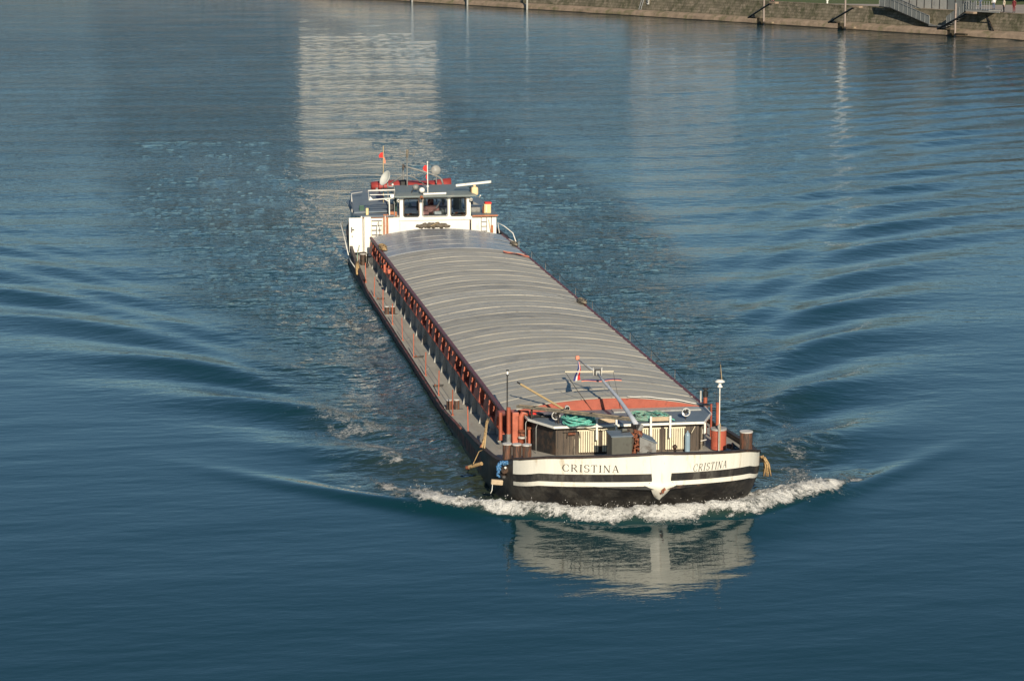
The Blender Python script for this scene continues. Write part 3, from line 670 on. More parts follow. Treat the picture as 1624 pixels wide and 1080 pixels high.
g = MB(); g.box((-1.50, 2.97, 1.60), (.20, .10, .05), M['rust'], bev=.01); g.cyl((-1.72, 2.99, 1.64), (-1.25, 2.99, 1.66), .012, M['dark'], n=5); g.cyl((-1.6, 2.98, 1.64), (-1.62, 2.96, 1.50), .012, M['dark'], n=5); g.cyl((-1.30, 2.98, 1.66), (-1.28, 2.96, 1.48), .012, M['dark'], n=5); g.box((-1.42, 3.0, 1.2), (.03, .03, .5), M['plank']); g.build('hanging_block', trunk)
g = MB(); g.tube([(-1.18, 2.84, 1.79), (-1.0, 2.83, 1.74), (-.7, 2.82, 1.72), (-.4, 2.83, 1.75), (-.2, 2.84, 1.79)], .010, M['cream'], n=5); g.build('hanging_line', trunk)
g = MB(); g.b2(2.02, 2.07, 3.2, 3.25, .88, 1.72, M['plank']); g.b2(2.28, 2.33, 3.9, 3.95, .88, 1.72, M['trim']); g.b2(2.08, 2.12, 3.36, 3.42, 1.40, 1.52, M['trim']); g.cyl((2.0, 3.1, 1.26), (2.17, 3.2, 1.27), .014, M['trim'], n=6); g.build('door_frame', trunk)
g = MB(); g.cyl((1.78, 2.84, 1.72), (1.68, 2.82, 1.55), .010, M['cream'], n=5); g.build('roof_hook', trunk)
MB.OFF = (0, 0, 0)
# cowl ventilator by the right louvre
g = MB(); g.tube([(1.13, 2.6, .88), (1.13, 2.6, 1.22), (1.12, 2.57, 1.31), (1.10, 2.50, 1.33)], [.035, .035, .05, .065], M['dark'], n=10); part(g, 'ventilator')
g = MB(); g.cyl((1.36, 2.55, .86), (1.36, 2.55, .98), .10, M['dark'], n=12); g.box((1.55, 2.5, .95), (.2, .15, .10), M['rust'], bev=.02); g.box((1.9, 2.4, .93), (.35, .2, .12), M['dark'], bev=.02); part(g, 'deck_gear')

# ---------------------------------------------------------------- windlass and its boxes
g = MB(); g.b2(-.70, -.17, 1.75, 2.4, .86, 1.80, M['winch'], bev=.02); g.b2(-.72, -.15, 1.72, 2.43, 1.802, 1.83, M['roof'])
wl = part(g, 'windlass')
g = MB()
g.add([(.02, 1.75, 1.80), (.45, 1.75, 1.60), (.45, 2.4, 1.62), (.02, 2.4, 1.82), (.02, 1.75, .86), (.45, 1.75, .86), (.45, 2.4, .86), (.02, 2.4, .86)], [(0, 1, 2, 3), (4, 5, 1, 0), (5, 6, 2, 1), (6, 7, 3, 2), (7, 4, 0, 3)], M['grey'])
g.add([(.0, 1.72, 1.835), (.48, 1.72, 1.615), (.48, 2.43, 1.635), (.0, 2.43, 1.855), (.0, 1.72, 1.81), (.48, 1.72, 1.59), (.48, 2.43, 1.61), (.0, 2.43, 1.83)], [(0, 1, 2, 3), (7, 6, 5, 4), (4, 5, 1, 0), (5, 6, 2, 1), (6, 7, 3, 2), (7, 4, 0, 3)], M['roof'])
g.build('machine_cover', wl)
g = MB()
for i in range(16):
    a = random.uniform(0, 6.28); x = -.12 + .16 * random.random() + .04 * math.sin(i); z = 1.22 + i * .045; y = 1.78 + random.uniform(-.1, .25)
    g.lathe([(.035, -.015), (.05, 0), (.035, .015), (.02, 0), (.035, -.015)], M['rust'], (x, y, z), 8, Matrix.Rotation(random.uniform(0, 3), 3, 'X') @ Matrix.Rotation(a, 3, 'Y'))
g.cyl((-.1, 1.95, 1.2), (.05, 1.98, 1.9), .07, M['rust'], n=10); g.cyl((-.16, 2.1, 1.75), (.14, 2.0, 1.82), .07, M['rust'], n=10)
g.build('anchor_chain', wl)
g = MB()
for i in range(22):
    x = random.uniform(-.35, .42); z = random.uniform(.95, 1.4); y = random.uniform(1.35, 1.7)
    if random.random() < .5: g.box((x, y, z), (random.uniform(.05, .16), .08, random.uniform(.04, .14)), random.choice([M['dark'], M['rust'], M['winch'], M['dark']]), rot=Matrix.Rotation(random.uniform(-.5, .5), 3, 'Y'), bev=.01)
    else: g.cyl((x - .06, y, z), (x + .06, y + .05, z + random.uniform(-.05, .05)), random.uniform(.02, .06), random.choice([M['dark'], M['rust'], M['dark']]), n=10)
g.b2(-.5, .45, 1.3, 1.8, .86, .96, M['dark']); g.cyl((-.45, 1.55, 1.12), (.4, 1.55, 1.12), .11, M['dark'], n=16); g.cyl((-.02, 1.55, 1.12), (.03, 1.55, 1.12), .19, M['rust'], n=18)
g.cyl((.12, 1.42, 1.13), (.22, 1.42, 1.13), .09, M['sign_yellow'], n=14); g.cyl((-.38, 1.5, 1.2), (-.42, 1.3, 1.42), .018, M['dark'], n=6)
g.build('winch_gear', wl)

# mast lowered back over the hatches
mh = MB(); F0 = Vector((.02, 2.2, 2.02)); F1 = Vector((-.27, 6.0, 2.66)); F2 = Vector((-.62, 7.0, 2.86))
P_ = [F0.lerp(F1, t) for t in (0, .15, .5, .8, 1)] ; P_[1] += Vector((.02, 0, 0)); P_[2] += Vector((.06, 0, -.02))
mh.tube(P_, [.062, .060, .050, .036, .030], M['mast'], n=12)
mh.tube([F1, F2], [.014, .011], M['mast'], n=6)
mast = part(mh, 'mast')
g = MB(); g.box((.04, 2.25, 1.95), (.18, .3, .14), M['dark'], rot=Matrix.Rotation(.3, 3, 'Z'), bev=.02); g.box((.10, 2.1, 1.93), (.10, .14, .22), M['grey'], rot=Matrix.Rotation(.5, 3, 'Y'), bev=.02); g.cyl((-.02, 2.1, 1.9), (.02, 2.15, 1.3), .05, M['rust'], n=8); g.cyl((-.16, 2.2, 1.86), (-.42, 2.1, 1.80), .03, M['dark'], n=8); g.box((-.28, 2.2, 1.86), (.14, .1, .12), M['winch'], bev=.02); g.build('mast_foot', mast)
g = MB(); g.cyl((-1.14, 6.02, 2.70), (.19, 6.02, 2.67), .017, M['cream'], n=8); g.build('crossbar', mast)
g = MB(); g.b2(-.345, -.175, 5.93, 5.99, 2.58, 2.76, M['dark'], bev=.02); g.b2(-.32, -.20, 5.90, 5.93, 2.60, 2.72, M['gusset'], bev=.01)
for x in (-.37, -.15): g.tube([(x, 5.97, 2.56), (x, 5.95, 2.67), (x - .01 * (1 if x < -.3 else -1), 5.97, 2.80)], .010, M['trim'], n=5)
g.build('masthead_lamp', mast)
g = MB(); g.box(tuple(F2 + Vector((0, 0, .03))), (.11, .10, .12), M['salmon'], bev=.03); g.build('mast_pennant', mast)
def flag(name, pts, cols, parent, th=.006, label=None):    # pts: grid rows of points, cols: material for each row band
    g = MB()
    for i in range(len(pts) - 1):
        for j in range(len(pts[0]) - 1):
            q = [pts[i][j], pts[i][j + 1], pts[i + 1][j + 1], pts[i + 1][j]]
            q2 = [(a, b + th, c) for a, b, c in q]
            g.add(q + q2, [(0, 1, 2, 3), (7, 6, 5, 4), (0, 1, 5, 4), (1, 2, 6, 5), (2, 3, 7, 6), (3, 0, 4, 7)], M[cols[i]], False)
    return g.build(name, parent, label)
flag('flag', [[(-.62, 6.95, 2.80), (-.66, 6.7, 2.66), (-.86, 6.2, 2.50), (-.90, 6.1, 2.42)], [(-.60, 6.95, 2.80), (-.62, 6.7, 2.66), (-.80, 6.2, 2.52), (-.84, 6.1, 2.42)], [(-.59, 6.95, 2.80), (-.60, 6.7, 2.65), (-.76, 6.2, 2.53), (-.79, 6.1, 2.44)], [(-.58, 6.95, 2.80), (-.58, 6.7, 2.64), (-.70, 6.2, 2.53), (-.70, 6.1, 2.46)]], ['navy', 'whiteflag', 'redflag'], mast, label='striped blue white and red flag drooping from the lowered mast')
flag('flag', [[(x, 6.05, 2.46 + .012 * math.sin(x * 9)) for x in np.linspace(-.68, .42, 12)], [(x, 6.07, 2.425 + .015 * math.sin(x * 8)) for x in np.linspace(-.68, .42, 12)], [(x, 6.05, 2.405 + .015 * math.sin(x * 9)) for x in np.linspace(-.68, .42, 12)]], ['navy', 'salmon'], mast, label='furled blue and red flag below the crossbar')
g = MB()
for a, b in (((-1.13, 6.02, 2.69), (-.55, 6.0, 1.83)), ((-1.13, 6.02, 2.69), (-.40, 5.98, 1.64)), ((.18, 6.02, 2.66), (.38, 5.98, 1.66)), ((.05, 6.0, 2.42), (.20, 5.9, 2.0)), ((-.62, 7.0, 2.86), (-.2, 5.6, 2.55))): g.tube([a, tuple((Vector(a) + Vector(b)) / 2 - Vector((0, 0, .03))), b], .006, M['dark'], n=4)
g.build('rigging_wire', mast)
# red drum tank, pipes and lamp pole on the right
g = MB(); g.cyl((2.67, 4.2, .86), (2.67, 4.2, 1.37), .205, M['red'], n=28); g.cyl((2.67, 4.2, 1.372), (2.67, 4.2, 1.42), .215, M['gusset'], n=28); g.cyl((2.62, 4.22, 1.425), (2.72, 4.25, 1.47), .05, M['grey'], n=10); part(g, 'ventilation_drum')
g = MB(); g.cyl((2.61, 3.9, .86), (2.61, 3.9, 2.60), .016, M['trim'], n=8); lp = part(g, 'lamp_pole')
g = MB(); g.lathe([(.001, .12), (.07, .115), (.13, .07), (.135, .055), (.05, .05), (.035, -.02), (.07, -.06), (.075, -.085), (.02, -.09)], M['trim'], (2.61, 3.9, 2.66), 20); g.build('satellite_antenna', lp)
g = MB(); g.cyl((2.62, 3.9, 2.78), (2.60, 3.9, 3.26), .011, M['dark'], r1=.007, n=5); g.cyl((2.66, 3.9, 2.78), (2.62, 3.9, 3.18), .009, M['pole'], r1=.005, n=5); g.box((2.6, 3.9, 3.23), (.06, .02, .02), M['dark']); g.build('whip_antenna', lp)
g = MB(); g.cyl((2.62, 3.84, .88), (2.62, 3.84, 1.62), .012, M['pole'], n=6); g.build('lamp_cable', lp)
g = MB(); g.cyl((2.83, 5.0, .86), (2.83, 5.0, 1.90), .05, M['orange'], r1=.042, n=12); g.cyl((2.83, 5.0, 1.90), (2.83, 5.0, 1.94), .056, M['red'], n=12); g.cyl((2.80, 5.0, 1.94), (2.80, 5.0, 2.4), .006, M['dark'], n=4); part(g, 'vent_pipe')
g = MB(); g.cyl((2.97, 7.0, .62), (2.97, 7.0, 1.70), .055, M['orange'], n=12); g.cyl((2.97, 7.0, 1.70), (2.97, 7.0, 1.86), .075, M['dark'], n=12); g.cyl((2.97, 7.0, 1.90), (2.97, 7.0, 1.95), .085, M['dark'], n=12); g.cyl((2.97, 7.0, 1.85), (2.97, 7.0, 1.91), .03, M['dark'], n=8); part(g, 'exhaust_stack')
g = MB(); g.cyl((3.02, 6.5, .62), (3.02, 6.5, 1.6), .03, M['red'], n=10); g.cyl((2.75, 6.6, 1.62), (2.75, 6.6, 1.95), .012, M['trim'], n=6); part(g, 'vent_pipe')
g = MB(); g.b2(2.55, 2.9, 6.1, 6.4, 1.60, 1.64, M['dark']); part(g, 'hatch_hinge')
g = MB()
for (x, y, z, s) in ((2.95, 3.5, .95, .1), (3.05, 3.2, .92, .09), (2.9, 3.9, .98, .08)): g.box((x, y, z), (s * 1.6, s * 2, s * 1.6), M['dark'], rot=Matrix.Rotation(.5, 3, 'Z'), bev=.03)
g.tube([(2.88, 3.3, 1.0), (2.9, 3.6, 1.12), (3.0, 3.8, 1.02), (3.1, 3.5, .95)], .03, M['dark'], n=6); part(g, 'mooring_gear')
# tall thin lamp on the left coaming corner
g = MB(); g.cyl((-2.72, 5.9, 1.5), (-2.72, 5.9, 2.68), .013, M['dark'], n=6); g.cyl((-2.745, 5.92, 1.5), (-2.735, 5.92, 2.66), .006, M['dark'], n=4); an = part(g, 'lamp_pole', label='thin black pole with small lamp on the left corner of the hatch')
g = MB(); g.cyl((-2.72, 5.9, 2.70), (-2.72, 5.9, 2.79), .028, M['paper'], n=10); g.cyl((-2.72, 5.9, 2.79), (-2.72, 5.9, 2.82), .04, M['dark'], n=10); g.cyl((-2.72, 5.9, 2.67), (-2.72, 5.9, 2.70), .036, M['dark'], n=10); g.build('lamp', an)
# red pipes and boxes at the left front corner of the coaming
g = MB(); g.cyl((-2.72, 5.7, .9), (-2.72, 5.7, 1.84), .055, M['orange'], n=12); g.cyl((-2.72, 5.7, .86), (-2.72, 5.7, 1.12), .06, M['grey'], n=12)
g.cyl((-2.90, 5.95, .9), (-2.90, 5.95, 1.66), .05, M['orange'], n=12); g.cyl((-2.97, 6.0, 1.62), (-2.75, 6.05, 1.62), .085, M['maroon'], n=14)
part(g, 'vent_pipe', label='red pipes at the left front corner of the hatch')
g = MB(); g.b2(-2.64, -2.46, 5.55, 6.0, .87, 1.72, M['orange'], bev=.02); g.tube([(-2.42, 5.5, .9), (-2.42, 5.5, 1.62), (-2.36, 5.5, 1.72), (-2.26, 5.5, 1.72), (-2.2, 5.52, 1.6)], .075, M['orange'], n=12)
g.cyl((-2.40, 5.4, 1.22), (-2.40, 5.4, 1.28), .10, M['rust'], n=14); g.cyl((-2.40, 5.4, 1.06), (-2.40, 5.4, 1.10), .11, M['bollard_top'], n=14); g.box((-2.40, 5.4, 1.16), (.12, .12, .08), M['rust'], bev=.02); g.cyl((-2.22, 5.35, .9), (-2.22, 5.35, 1.3), .04, M['orange'], n=10); g.cyl((-2.22, 5.35, 1.3), (-2.22, 5.35, 1.36), .06, M['rust'], n=10)
part(g, 'fire_main')
for x, y in ((-2.34, 5.2), (-2.16, 4.6)):
    g = MB(); g.tube([(x, y, .75), (x, y, 1.5), (x + .04, y + .05, 1.56)], .009, M['gusset'], n=6); part(g, 'grab_rail')

# ---------------------------------------------------------------- after cabin and wheelhouse
YF = 44.5
cb = MB()
cb.b2(-2.92, 2.76, YF, 50.6, .5, 2.20, M['white2'])
cabin = part(cb, 'after_cabin')
g = MB(); g.prism([(-3.30, 45.2), (-2.95, YF - .12), (-1.62, YF - .12), (-1.62, 50.9), (-2.75, 50.9), (-3.15, 50.0)], M['roof'], 'z', 2.26, 2.31); g.prism([(1.72, YF - .1), (2.86, YF - .1), (2.9, 50.8), (-1.58, 50.85), (-1.58, 47.9), (1.72, 47.9)], M['roof'], 'z', 2.215, 2.26); g.build('roof', cabin)
g = MB(); g.b2(-2.95, -2.10, YF - .06, YF - .01, 2.215, 2.255, M['orangewood']); g.b2(1.72, 2.80, YF - .16, YF - .11, 2.20, 2.262, M['orangewood']); g.build('roof_edge', cabin)
# raised blue-grey quarter roof, stands over the left side deck
g = MB(); 
qp = [(-3.22, 45.4, 2.36), (-3.30, 46.4, 2.62), (-2.98, 49.6, 2.80), (-1.7, 49.8, 2.86), (-1.64, 45.3, 2.40)]
g.add(qp + [(a, b, c - .05) for a, b, c in qp], [(0, 4, 3), (0, 3, 2), (0, 2, 1), (5, 8, 9), (5, 7, 8), (5, 6, 7)] + [(i, (i + 1) % 5, 5 + (i + 1) % 5, 5 + i) for i in range(5)], M['roof'])
g.tube([(-3.22, 46.4, 2.70), (-3.1, 48.0, 2.86), (-2.6, 48.2, 2.90)], .02, M['trim'], n=6)
g.build('canopy', cabin)
g = MB(); g.cyl((-3.30, 46.0, 1.0), (-3.26, 45.9, 2.44), .02, M['trim'], n=6); g.cyl((-3.2, 45.5, 1.0), (-3.15, 45.5, 2.36), .018, M['trim'], n=6); g.build('canopy_post', cabin)
g = MB(); g.b2(-2.98, -2.76, 45.62, 45.7, 2.30, 2.62, M['green'], bev=.02); g.build('port_box', cabin)
g = MB(); g.b2(-2.80, -2.68, YF + .06, YF + .18, 2.32, 2.62, M['yellow'], bev=.02); g.cyl((-2.74, YF + .12, 2.2), (-2.74, YF + .12, 2.34), .02, M['dark'], n=6); g.build('vent_cowl', cabin)
# door, open on the left, with handle and hinges
g = MB(); g.b2(-3.53, -2.955, YF - .06, YF - .01, .76, 2.23, M['white2'], bev=.008); dr = g.build('door', cabin)
g = MB(); g.b2(-3.44, -3.40, YF - .10, YF - .065, 1.62, 1.84, M['dark']); g.b2(-3.40, -3.31, YF - .12, YF - .09, 1.72, 1.75, M['dark']); g.b2(-3.42, -3.38, YF - .10, YF - .065, 1.42, 1.48, M['grey']); g.build('handle', dr)
g = MB(); g.b2(-3.03, -2.97, YF - .115, YF - .065, 2.235, 2.30, M['white2']); g.cyl((-2.945, YF - .07, .9), (-2.945, YF - .07, 2.2), .012, M['dark'], n=6); g.build('door_hinge', dr)
g = MB(); g.b2(-2.90, -2.62, YF - .30, YF - .02, .62, 2.28, M['white2'], bev=.01); g.build('door_post', cabin)
g = MB(); g.b2(-2.60, -2.57, YF - .05, YF - .02, 1.2, 2.12, M['cream']); g.b2(-2.14, -2.11, YF - .05, YF - .02, 1.2, 2.12, M['cream'])
for z in (1.48, 1.68, 1.88, 2.08): g.b2(-2.57, -2.14, YF - .06, YF - .02, z, z + .022, M['dark'])
g.build('ladder', cabin, 'ladder on the white cabin left of the wheelhouse')
g = MB(); g.b2(-2.08, -1.95, YF - .12, YF - .01, 1.2, 2.36, M['orangewood']); g.b2(-1.93, -1.86, YF - .08, YF - .01, 1.2, 2.36, M['orangewood']); g.cyl((-2.0, YF - .14, 1.2), (-2.0, YF - .14, 2.3), .022, M['trim'], n=8); g.build('wooden_post', cabin)
for z in (1.54, 1.72, 1.92): pass
g = MB(); g.b2(2.10, 2.125, YF - .05, YF - .02, 1.2, 2.14, M['grey']); g.b2(2.33, 2.355, YF - .05, YF - .02, 1.2, 2.14, M['grey'])
for z in (1.56, 1.76, 1.96): g.b2(2.125, 2.33, YF - .05, YF - .02, z, z + .015, M['dark'])
g.build('ladder', cabin, 'ladder on the white cabin right of the wheelhouse')
g = MB(); g.cyl((2.43, YF - .04, 2.05), (2.52, YF - .04, 1.45), .014, M['pole'], n=5); g.cyl((2.55, YF - .06, 2.2), (2.53, YF - .06, 1.5), .012, M['dark'], n=5); g.b2(2.52, 2.62, YF - .10, YF - .02, 1.3, 1.82, M['orangewood'], bev=.02); g.build('boathook_rack', cabin)
g = MB(); g.tube([(-2.4, YF - .6, 1.5), (-2.36, YF - .4, 2.0), (-2.3, YF - .2, 2.06), (-2.24, YF - .3, 1.9), (-2.20, YF - 1.1, 1.62)], .015, M['trim'], n=6); g.build('handrail', cabin)
# things on the right roof
g = MB(); g.b2(2.30, 2.60, 44.9, 45.2, 2.262, 2.66, M['yellow'], bev=.03); g.b2(2.34, 2.62, 44.88, 45.2, 2.662, 2.74, M['redflag'], bev=.02); g.b2(2.36, 2.42, 44.86, 44.9, 2.30, 2.62, M['cream']); g.cyl((2.26, 44.95, 2.27), (2.26, 44.95, 2.55), .03, M['rust'], n=8); g.build('life_ring_box', cabin)
g = MB(); g.b2(1.80, 2.20, 45.4, 45.9, 2.262, 2.46, M['grey'], bev=.02); g.prism([(1.78, 2.5), (2.3, 2.47), (2.1, 2.58), (1.78, 2.72)], M['grey'], 'y', 46.3, 46.4); g.build('roof_locker', cabin)
# wheelhouse
wh = MB(); x0, x1, yb, zb, zt = -1.37, 1.66, 47.4, 2.06, 3.08
wins = [(-1.20, -.55), (-.40, .68), (.81, 1.46)]; wz0, wz1 = 2.24, 3.0
yf = YF - .02; th = .06
wh.b2(x0, x1, yf, yf + th, 1.50, wz0, M['white2']); wh.b2(x0, x1, yf, yf + th, wz1, zt, M['white2'])
edges = [x0] + [v for w_ in wins for v in w_] + [x1]
for i in range(0, len(edges), 2): wh.b2(edges[i], edges[i + 1], yf, yf + th, wz0, wz1, M['white2'])
for xs_ in (x0, x1):
    s0, s1 = (xs_, xs_ + th) if xs_ < 0 else (xs_ - th, xs_)
    wh.b2(s0, s1, yf + th, yb, 1.5, wz0, M['white2']); wh.b2(s0, s1, yf + th, yb, wz1, zt, M['white2'])
    for (a, b) in ((yf + th, yf + .3), (yf + 1.4, yf + 1.6), (yb - .3, yb)): wh.b2(s0, s1, a, b, wz0, wz1, M['white2'])
wh.b2(x0, x1, yb - th, yb - .001, 1.5, 1.85, M['white2']); wh.b2(x0, x1, yb - th, yb - .001, 2.95, zt, M['white2'])
for (a, b) in ((x0, x0 + .2), (-.1, .1), (x1 - .2, x1)): wh.b2(a, b, yb - th, yb - .001, 1.85, 2.95, M['white2'])
wh.b2(x0 - .04, x1 + .04, yf - .05, yf - .003, 2.07, 2.12, M['trim']); wh.b2(x0 - .02, x0 + .05, yf - .035, yf - .004, 1.5, 2.06, M['trim']); wh.b2(x1 - .05, x1 + .02, yf - .035, yf - .004, 1.5, 2.06, M['dark'])
house = wh.build('wheelhouse', cabin)
def rrect(x0, x1, z0, z1, r, n=5):
    pts = []
    for cx, cz, a0 in ((x1 - r, z1 - r, 0), (x0 + r, z1 - r, 90), (x0 + r, z0 + r, 180), (x1 - r, z0 + r, 270)):
        for k in range(n + 1): a = R(a0 + 90 * k / n); pts.append((cx + r * math.cos(a), cz + r * math.sin(a)))
    return pts
for i, (a, b) in enumerate(wins):
    g = MB(); o_ = rrect(a - .025, b + .025, wz0 - .025, wz1 + .025, .10); i_ = rrect(a + .03, b - .03, wz0 + .03, wz1 - .03, .085); n = len(o_)
    mm = M['gusset'] if i == 1 else M['dark']
    vs = [(u, yf - .022, v) for u, v in o_] + [(u, yf - .022, v) for u, v in i_] + [(u, yf + .03, v) for u, v in i_] + [(u, yf + .005, v) for u, v in o_]
    g.add(vs, [(k, (k + 1) % n, n + (k + 1) % n, n + k) for k in range(n)] + [(n + k, n + (k + 1) % n, 2 * n + (k + 1) % n, 2 * n + k) for k in range(n)] + [(k, 3 * n + k, 3 * n + (k + 1) % n, (k + 1) % n) for k in range(n)], mm)
    # white corner fill behind the rounded frame
    g.build('window', cabin, 'middle wheelhouse window' if i == 1 else None)
    g = MB(); g.prism(i_, M['glass'], 'y', yf + .02, yf + .028); g.build('window_pane', cabin)
g = MB(); g.cyl((-.99, yf - .05, 2.9), (-.99, yf - .05, 2.99), .01, M['dark'], n=5); g.cyl((.0, yf - .04, 2.98), (-.15, yf - .04, 2.75), .008, M['dark'], n=5); g.build('wiper', house)
g = MB()
g.prism([(-1.62, 44.18), (1.86, 44.18), (1.90, 47.6), (-1.50, 47.7)], M['green_roof'], 'z', 3.085, 3.15)
rp = [(-1.62, 44.18, 3.151), (1.86, 44.18, 3.151), (1.9, 47.6, 3.151), (-1.5, 47.7, 3.151)]; ri = [(-1.35, 44.7, 3.25), (1.60, 44.7, 3.25), (1.64, 47.2, 3.28), (-1.3, 47.2, 3.28)]
g.add(rp + ri, [(0, 1, 5, 4), (1, 2, 6, 5), (2, 3, 7, 6), (3, 0, 4, 7), (4, 5, 6, 7)], M['green_roof'])
g.build('wheelhouse_roof', cabin)
for x, z in ((-1.44, 2.93), (1.66, 2.93)):
    g = MB(); g.lathe([(.001, 0), (.03, 0), (.035, -.02), (.07, -.02), (.075, .0), (.075, .05), (.04, .10)], M['trim'], (x, yf - .12, z), 16, Matrix.Rotation(R(90), 3, 'X')); g.build('deck_lamp', house)
g = MB(); g.cyl((-.38, 44.32, 3.20), (.59, 44.32, 3.22), .048, M['trim'], n=12); g.build('lamp_tube', house)
g = MB(); g.lathe([(.001, -.10), (.08, -.08), (.125, 0), (.12, .04), (.07, .10), (.001, .12)], M['trim'], (-.43, 44.35, 3.36), 16, Matrix.Rotation(R(-80), 3, 'X')); g.cyl((-.43, 44.37, 3.16), (-.43, 44.37, 3.30), .02, M['dark'], n=6); g.build('searchlight', house)
g = MB(); g.lathe([(.001, -.12), (.08, -.10), (.145, .02), (.13, .07), (.001, .10)], M['grey'], (-.67, 44.6, 3.46), 18, Matrix.Rotation(R(-60), 3, 'X')); 
for dx in (-.18, .18): g.tube([(-.67, 44.6, 3.42), (-.67 + dx * .7, 44.6, 3.36), (-.67 + dx, 44.55, 3.25)], .02, M['dark'], n=5)
g.build('horn', house)
g = MB(); g.cyl((-.48, 44.15, 3.10), (-.48, 44.05, 3.05), .07, M['orangewood'], n=12); g.cyl((-.48, 44.05, 3.05), (-.48, 44.03, 3.04), .045, M['dark'], n=12); g.build('loudhailer', house)
# interior
g = MB(); g.b2(x0 + .08, x1 - .08, yf + .10, yf + .75, 1.5, 2.28, M['winch'], bev=.02); g.b2(-.45, -.12, yf + .12, yf + .5, 2.285, 2.44, M['pink'], bev=.02); g.b2(.12, .42, yf + .12, yf + .42, 2.285, 2.42, M['paper'], bev=.01); g.b2(.38, .62, yf + .2, yf + .6, 2.285, 2.5, M['grey'], bev=.02)
for k in range(7): g.box((random.uniform(-1.15, -.6) if k < 4 else random.uniform(.85, 1.4), yf + random.uniform(.15, .5), 2.31), (.12, .12, .05), random.choice([M['paper'], M['rust'], M['dark'], M['orangewood']]), rot=Matrix.Rotation(random.random(), 3, 'Z'), bev=.01)
g.build('console', house)
g = MB(); g.cyl((.0, yf + 1.2, 1.6), (.0, yf + 1.2, 2.3), .05, M['dark'], n=8); g.box((.1, yf + 1.0, 2.42), (.72, .3, .34), M['pink'], bev=.12); g.cyl((.28, yf + .7, 2.5), (.42, yf + .6, 2.78), .03, M['paper'], n=8); g.box((.12, yf + 1.4, 2.68), (.26, .12, .3), M['cloth_red'], bev=.05); g.build('helm_seat', house)
g = MB()
for k in range(8): g.box((random.uniform(-1.2, -.6), yb - .35, random.uniform(2.1, 2.6)), (.16, .06, .12), random.choice([M['paper'], M['dark'], M['bluegrey'], M['paper']]), rot=Matrix.Rotation(random.random(), 3, 'Y'), bev=.01)
g.b2(-.35, -.15, yb - .5, yb - .3, 1.6, 2.6, M['dark']); g.b2(1.25, 1.5, yb - .4, yb - .3, 1.6, 2.9, M['grey']); g.b2(x0 + .07, x1 - .07, yf + .07, yb - .07, 1.52, 1.56, M['dark']); g.build('interior_fittings', house)
# radar scanner
g = MB(); g.box((1.85, 44.65, 3.26), (.30, .30, .36), M['radar'], bev=.07); g.cyl((1.85, 44.65, 3.44), (1.85, 44.65, 3.52), .06, M['radar'], n=12); g.b2(1.66, 1.70, 44.5, 44.8, 3.1, 3.45, M['dark']); ra = g.build('radar', house)
g = MB(); g.box((1.81, 44.65, 3.575), (1.52, .14, .10), M['trim'], rot=Matrix.Rotation(R(-7), 3, 'Y') @ Matrix.Rotation(R(-14), 3, 'Z'), bev=.02); g.build('radar_scanner', cabin)
g = MB(); g.cyl((2.05, 44.6, 3.0), (2.08, 44.5, 3.08), .03, M['trim'], n=8); g.cyl((1.9, 44.7, 3.0), (2.06, 44.6, 3.0), .015, M['grey'], n=6); g.build('stern_lamp', house)
# white frame beside the wheelhouse, with its post
g = MB(); P4 = [(-2.69, 44.6, 3.36), (-1.56, 44.6, 3.37), (-1.58, 44.6, 3.02), (-2.66, 44.6, 2.96)]
g.tube(P4, .032, M['trim'], n=6, closed=True); g.b2(-2.62, -1.6, 44.62, 44.65, 3.16, 3.19, M['trim']); g.cyl((-1.80, 44.6, 3.0), (-1.79, 44.6, 2.2), .03, M['trim'], n=8); g.cyl((-2.0, 44.6, 2.99), (-1.80, 44.6, 2.88), .03, M['trim'], n=6); g.prism([(-2.64, 2.98), (-2.48, 2.98), (-2.62, 3.12)], M['trim'], 'y', 44.59, 44.61); g.cyl((-1.68, 44.6, 3.10), (-1.68, 44.5, 3.12), .08, M['trim'], n=14); g.build('lamp_frame', cabin)
g = MB(); g.cyl((-1.57, 44.7, 2.2), (-1.57, 44.7, 3.55), .022, M['grey'], n=6); g.cyl((-1.48, 44.9, 2.2), (-1.48, 44.9, 3.2), .03, M['green'], n=6); g.b2(-1.76, -1.46, 44.75, 45.1, 2.24, 2.42, M['orangewood'], bev=.02); g.b2(-1.80, -1.50, 45.1, 45.3, 2.45, 2.7, M['dark'], bev=.03); g.build('pipe_stand', cabin)
# satellite dish
g = MB(); Q = Matrix.Rotation(R(66), 3, 'Z') @ Matrix.Rotation(R(62), 3, 'X')
g.lathe([(.001, -.05), (.13, -.035), (.26, .02), (.33, .075), (.345, .075), (.27, .0), (.13, -.06), (.001, -.075)], M['dish'], (-1.78, 46, 3.70), 28, Matrix.Diagonal((-1, 1, 1)) @ Q)
g.cyl((-1.70, 46, 3.3), (-1.72, 46.05, 3.6), .03, M['grey'], n=8); dsh = g.build('satellite_dish', cabin)
g = MB(); g.tube([(-1.72, 45.95, 3.36), (-1.5, 45.8, 3.38), (-1.52, 45.75, 3.46)], .02, M['trim'], n=5); g.box((-1.53, 45.75, 3.47), (.08, .1, .08), M['trim'], bev=.02); g.b2(-2.0, -1.45, 45.8, 46.0, 3.22, 3.30, M['dark']); g.cyl((-1.7, 46, 2.3), (-1.7, 46, 3.3), .03, M['grey'], n=6); g.build('dish_arm', cabin)
def pennants(pole, parent, y):
    x, z = pole
g = MB(); g.cyl((-1.80, 47, 2.3), (-1.785, 47, 5.02), .018, M['pole'], n=6); fp = g.build('flagpole', cabin, 'thin tan flagpole left of the wheelhouse')
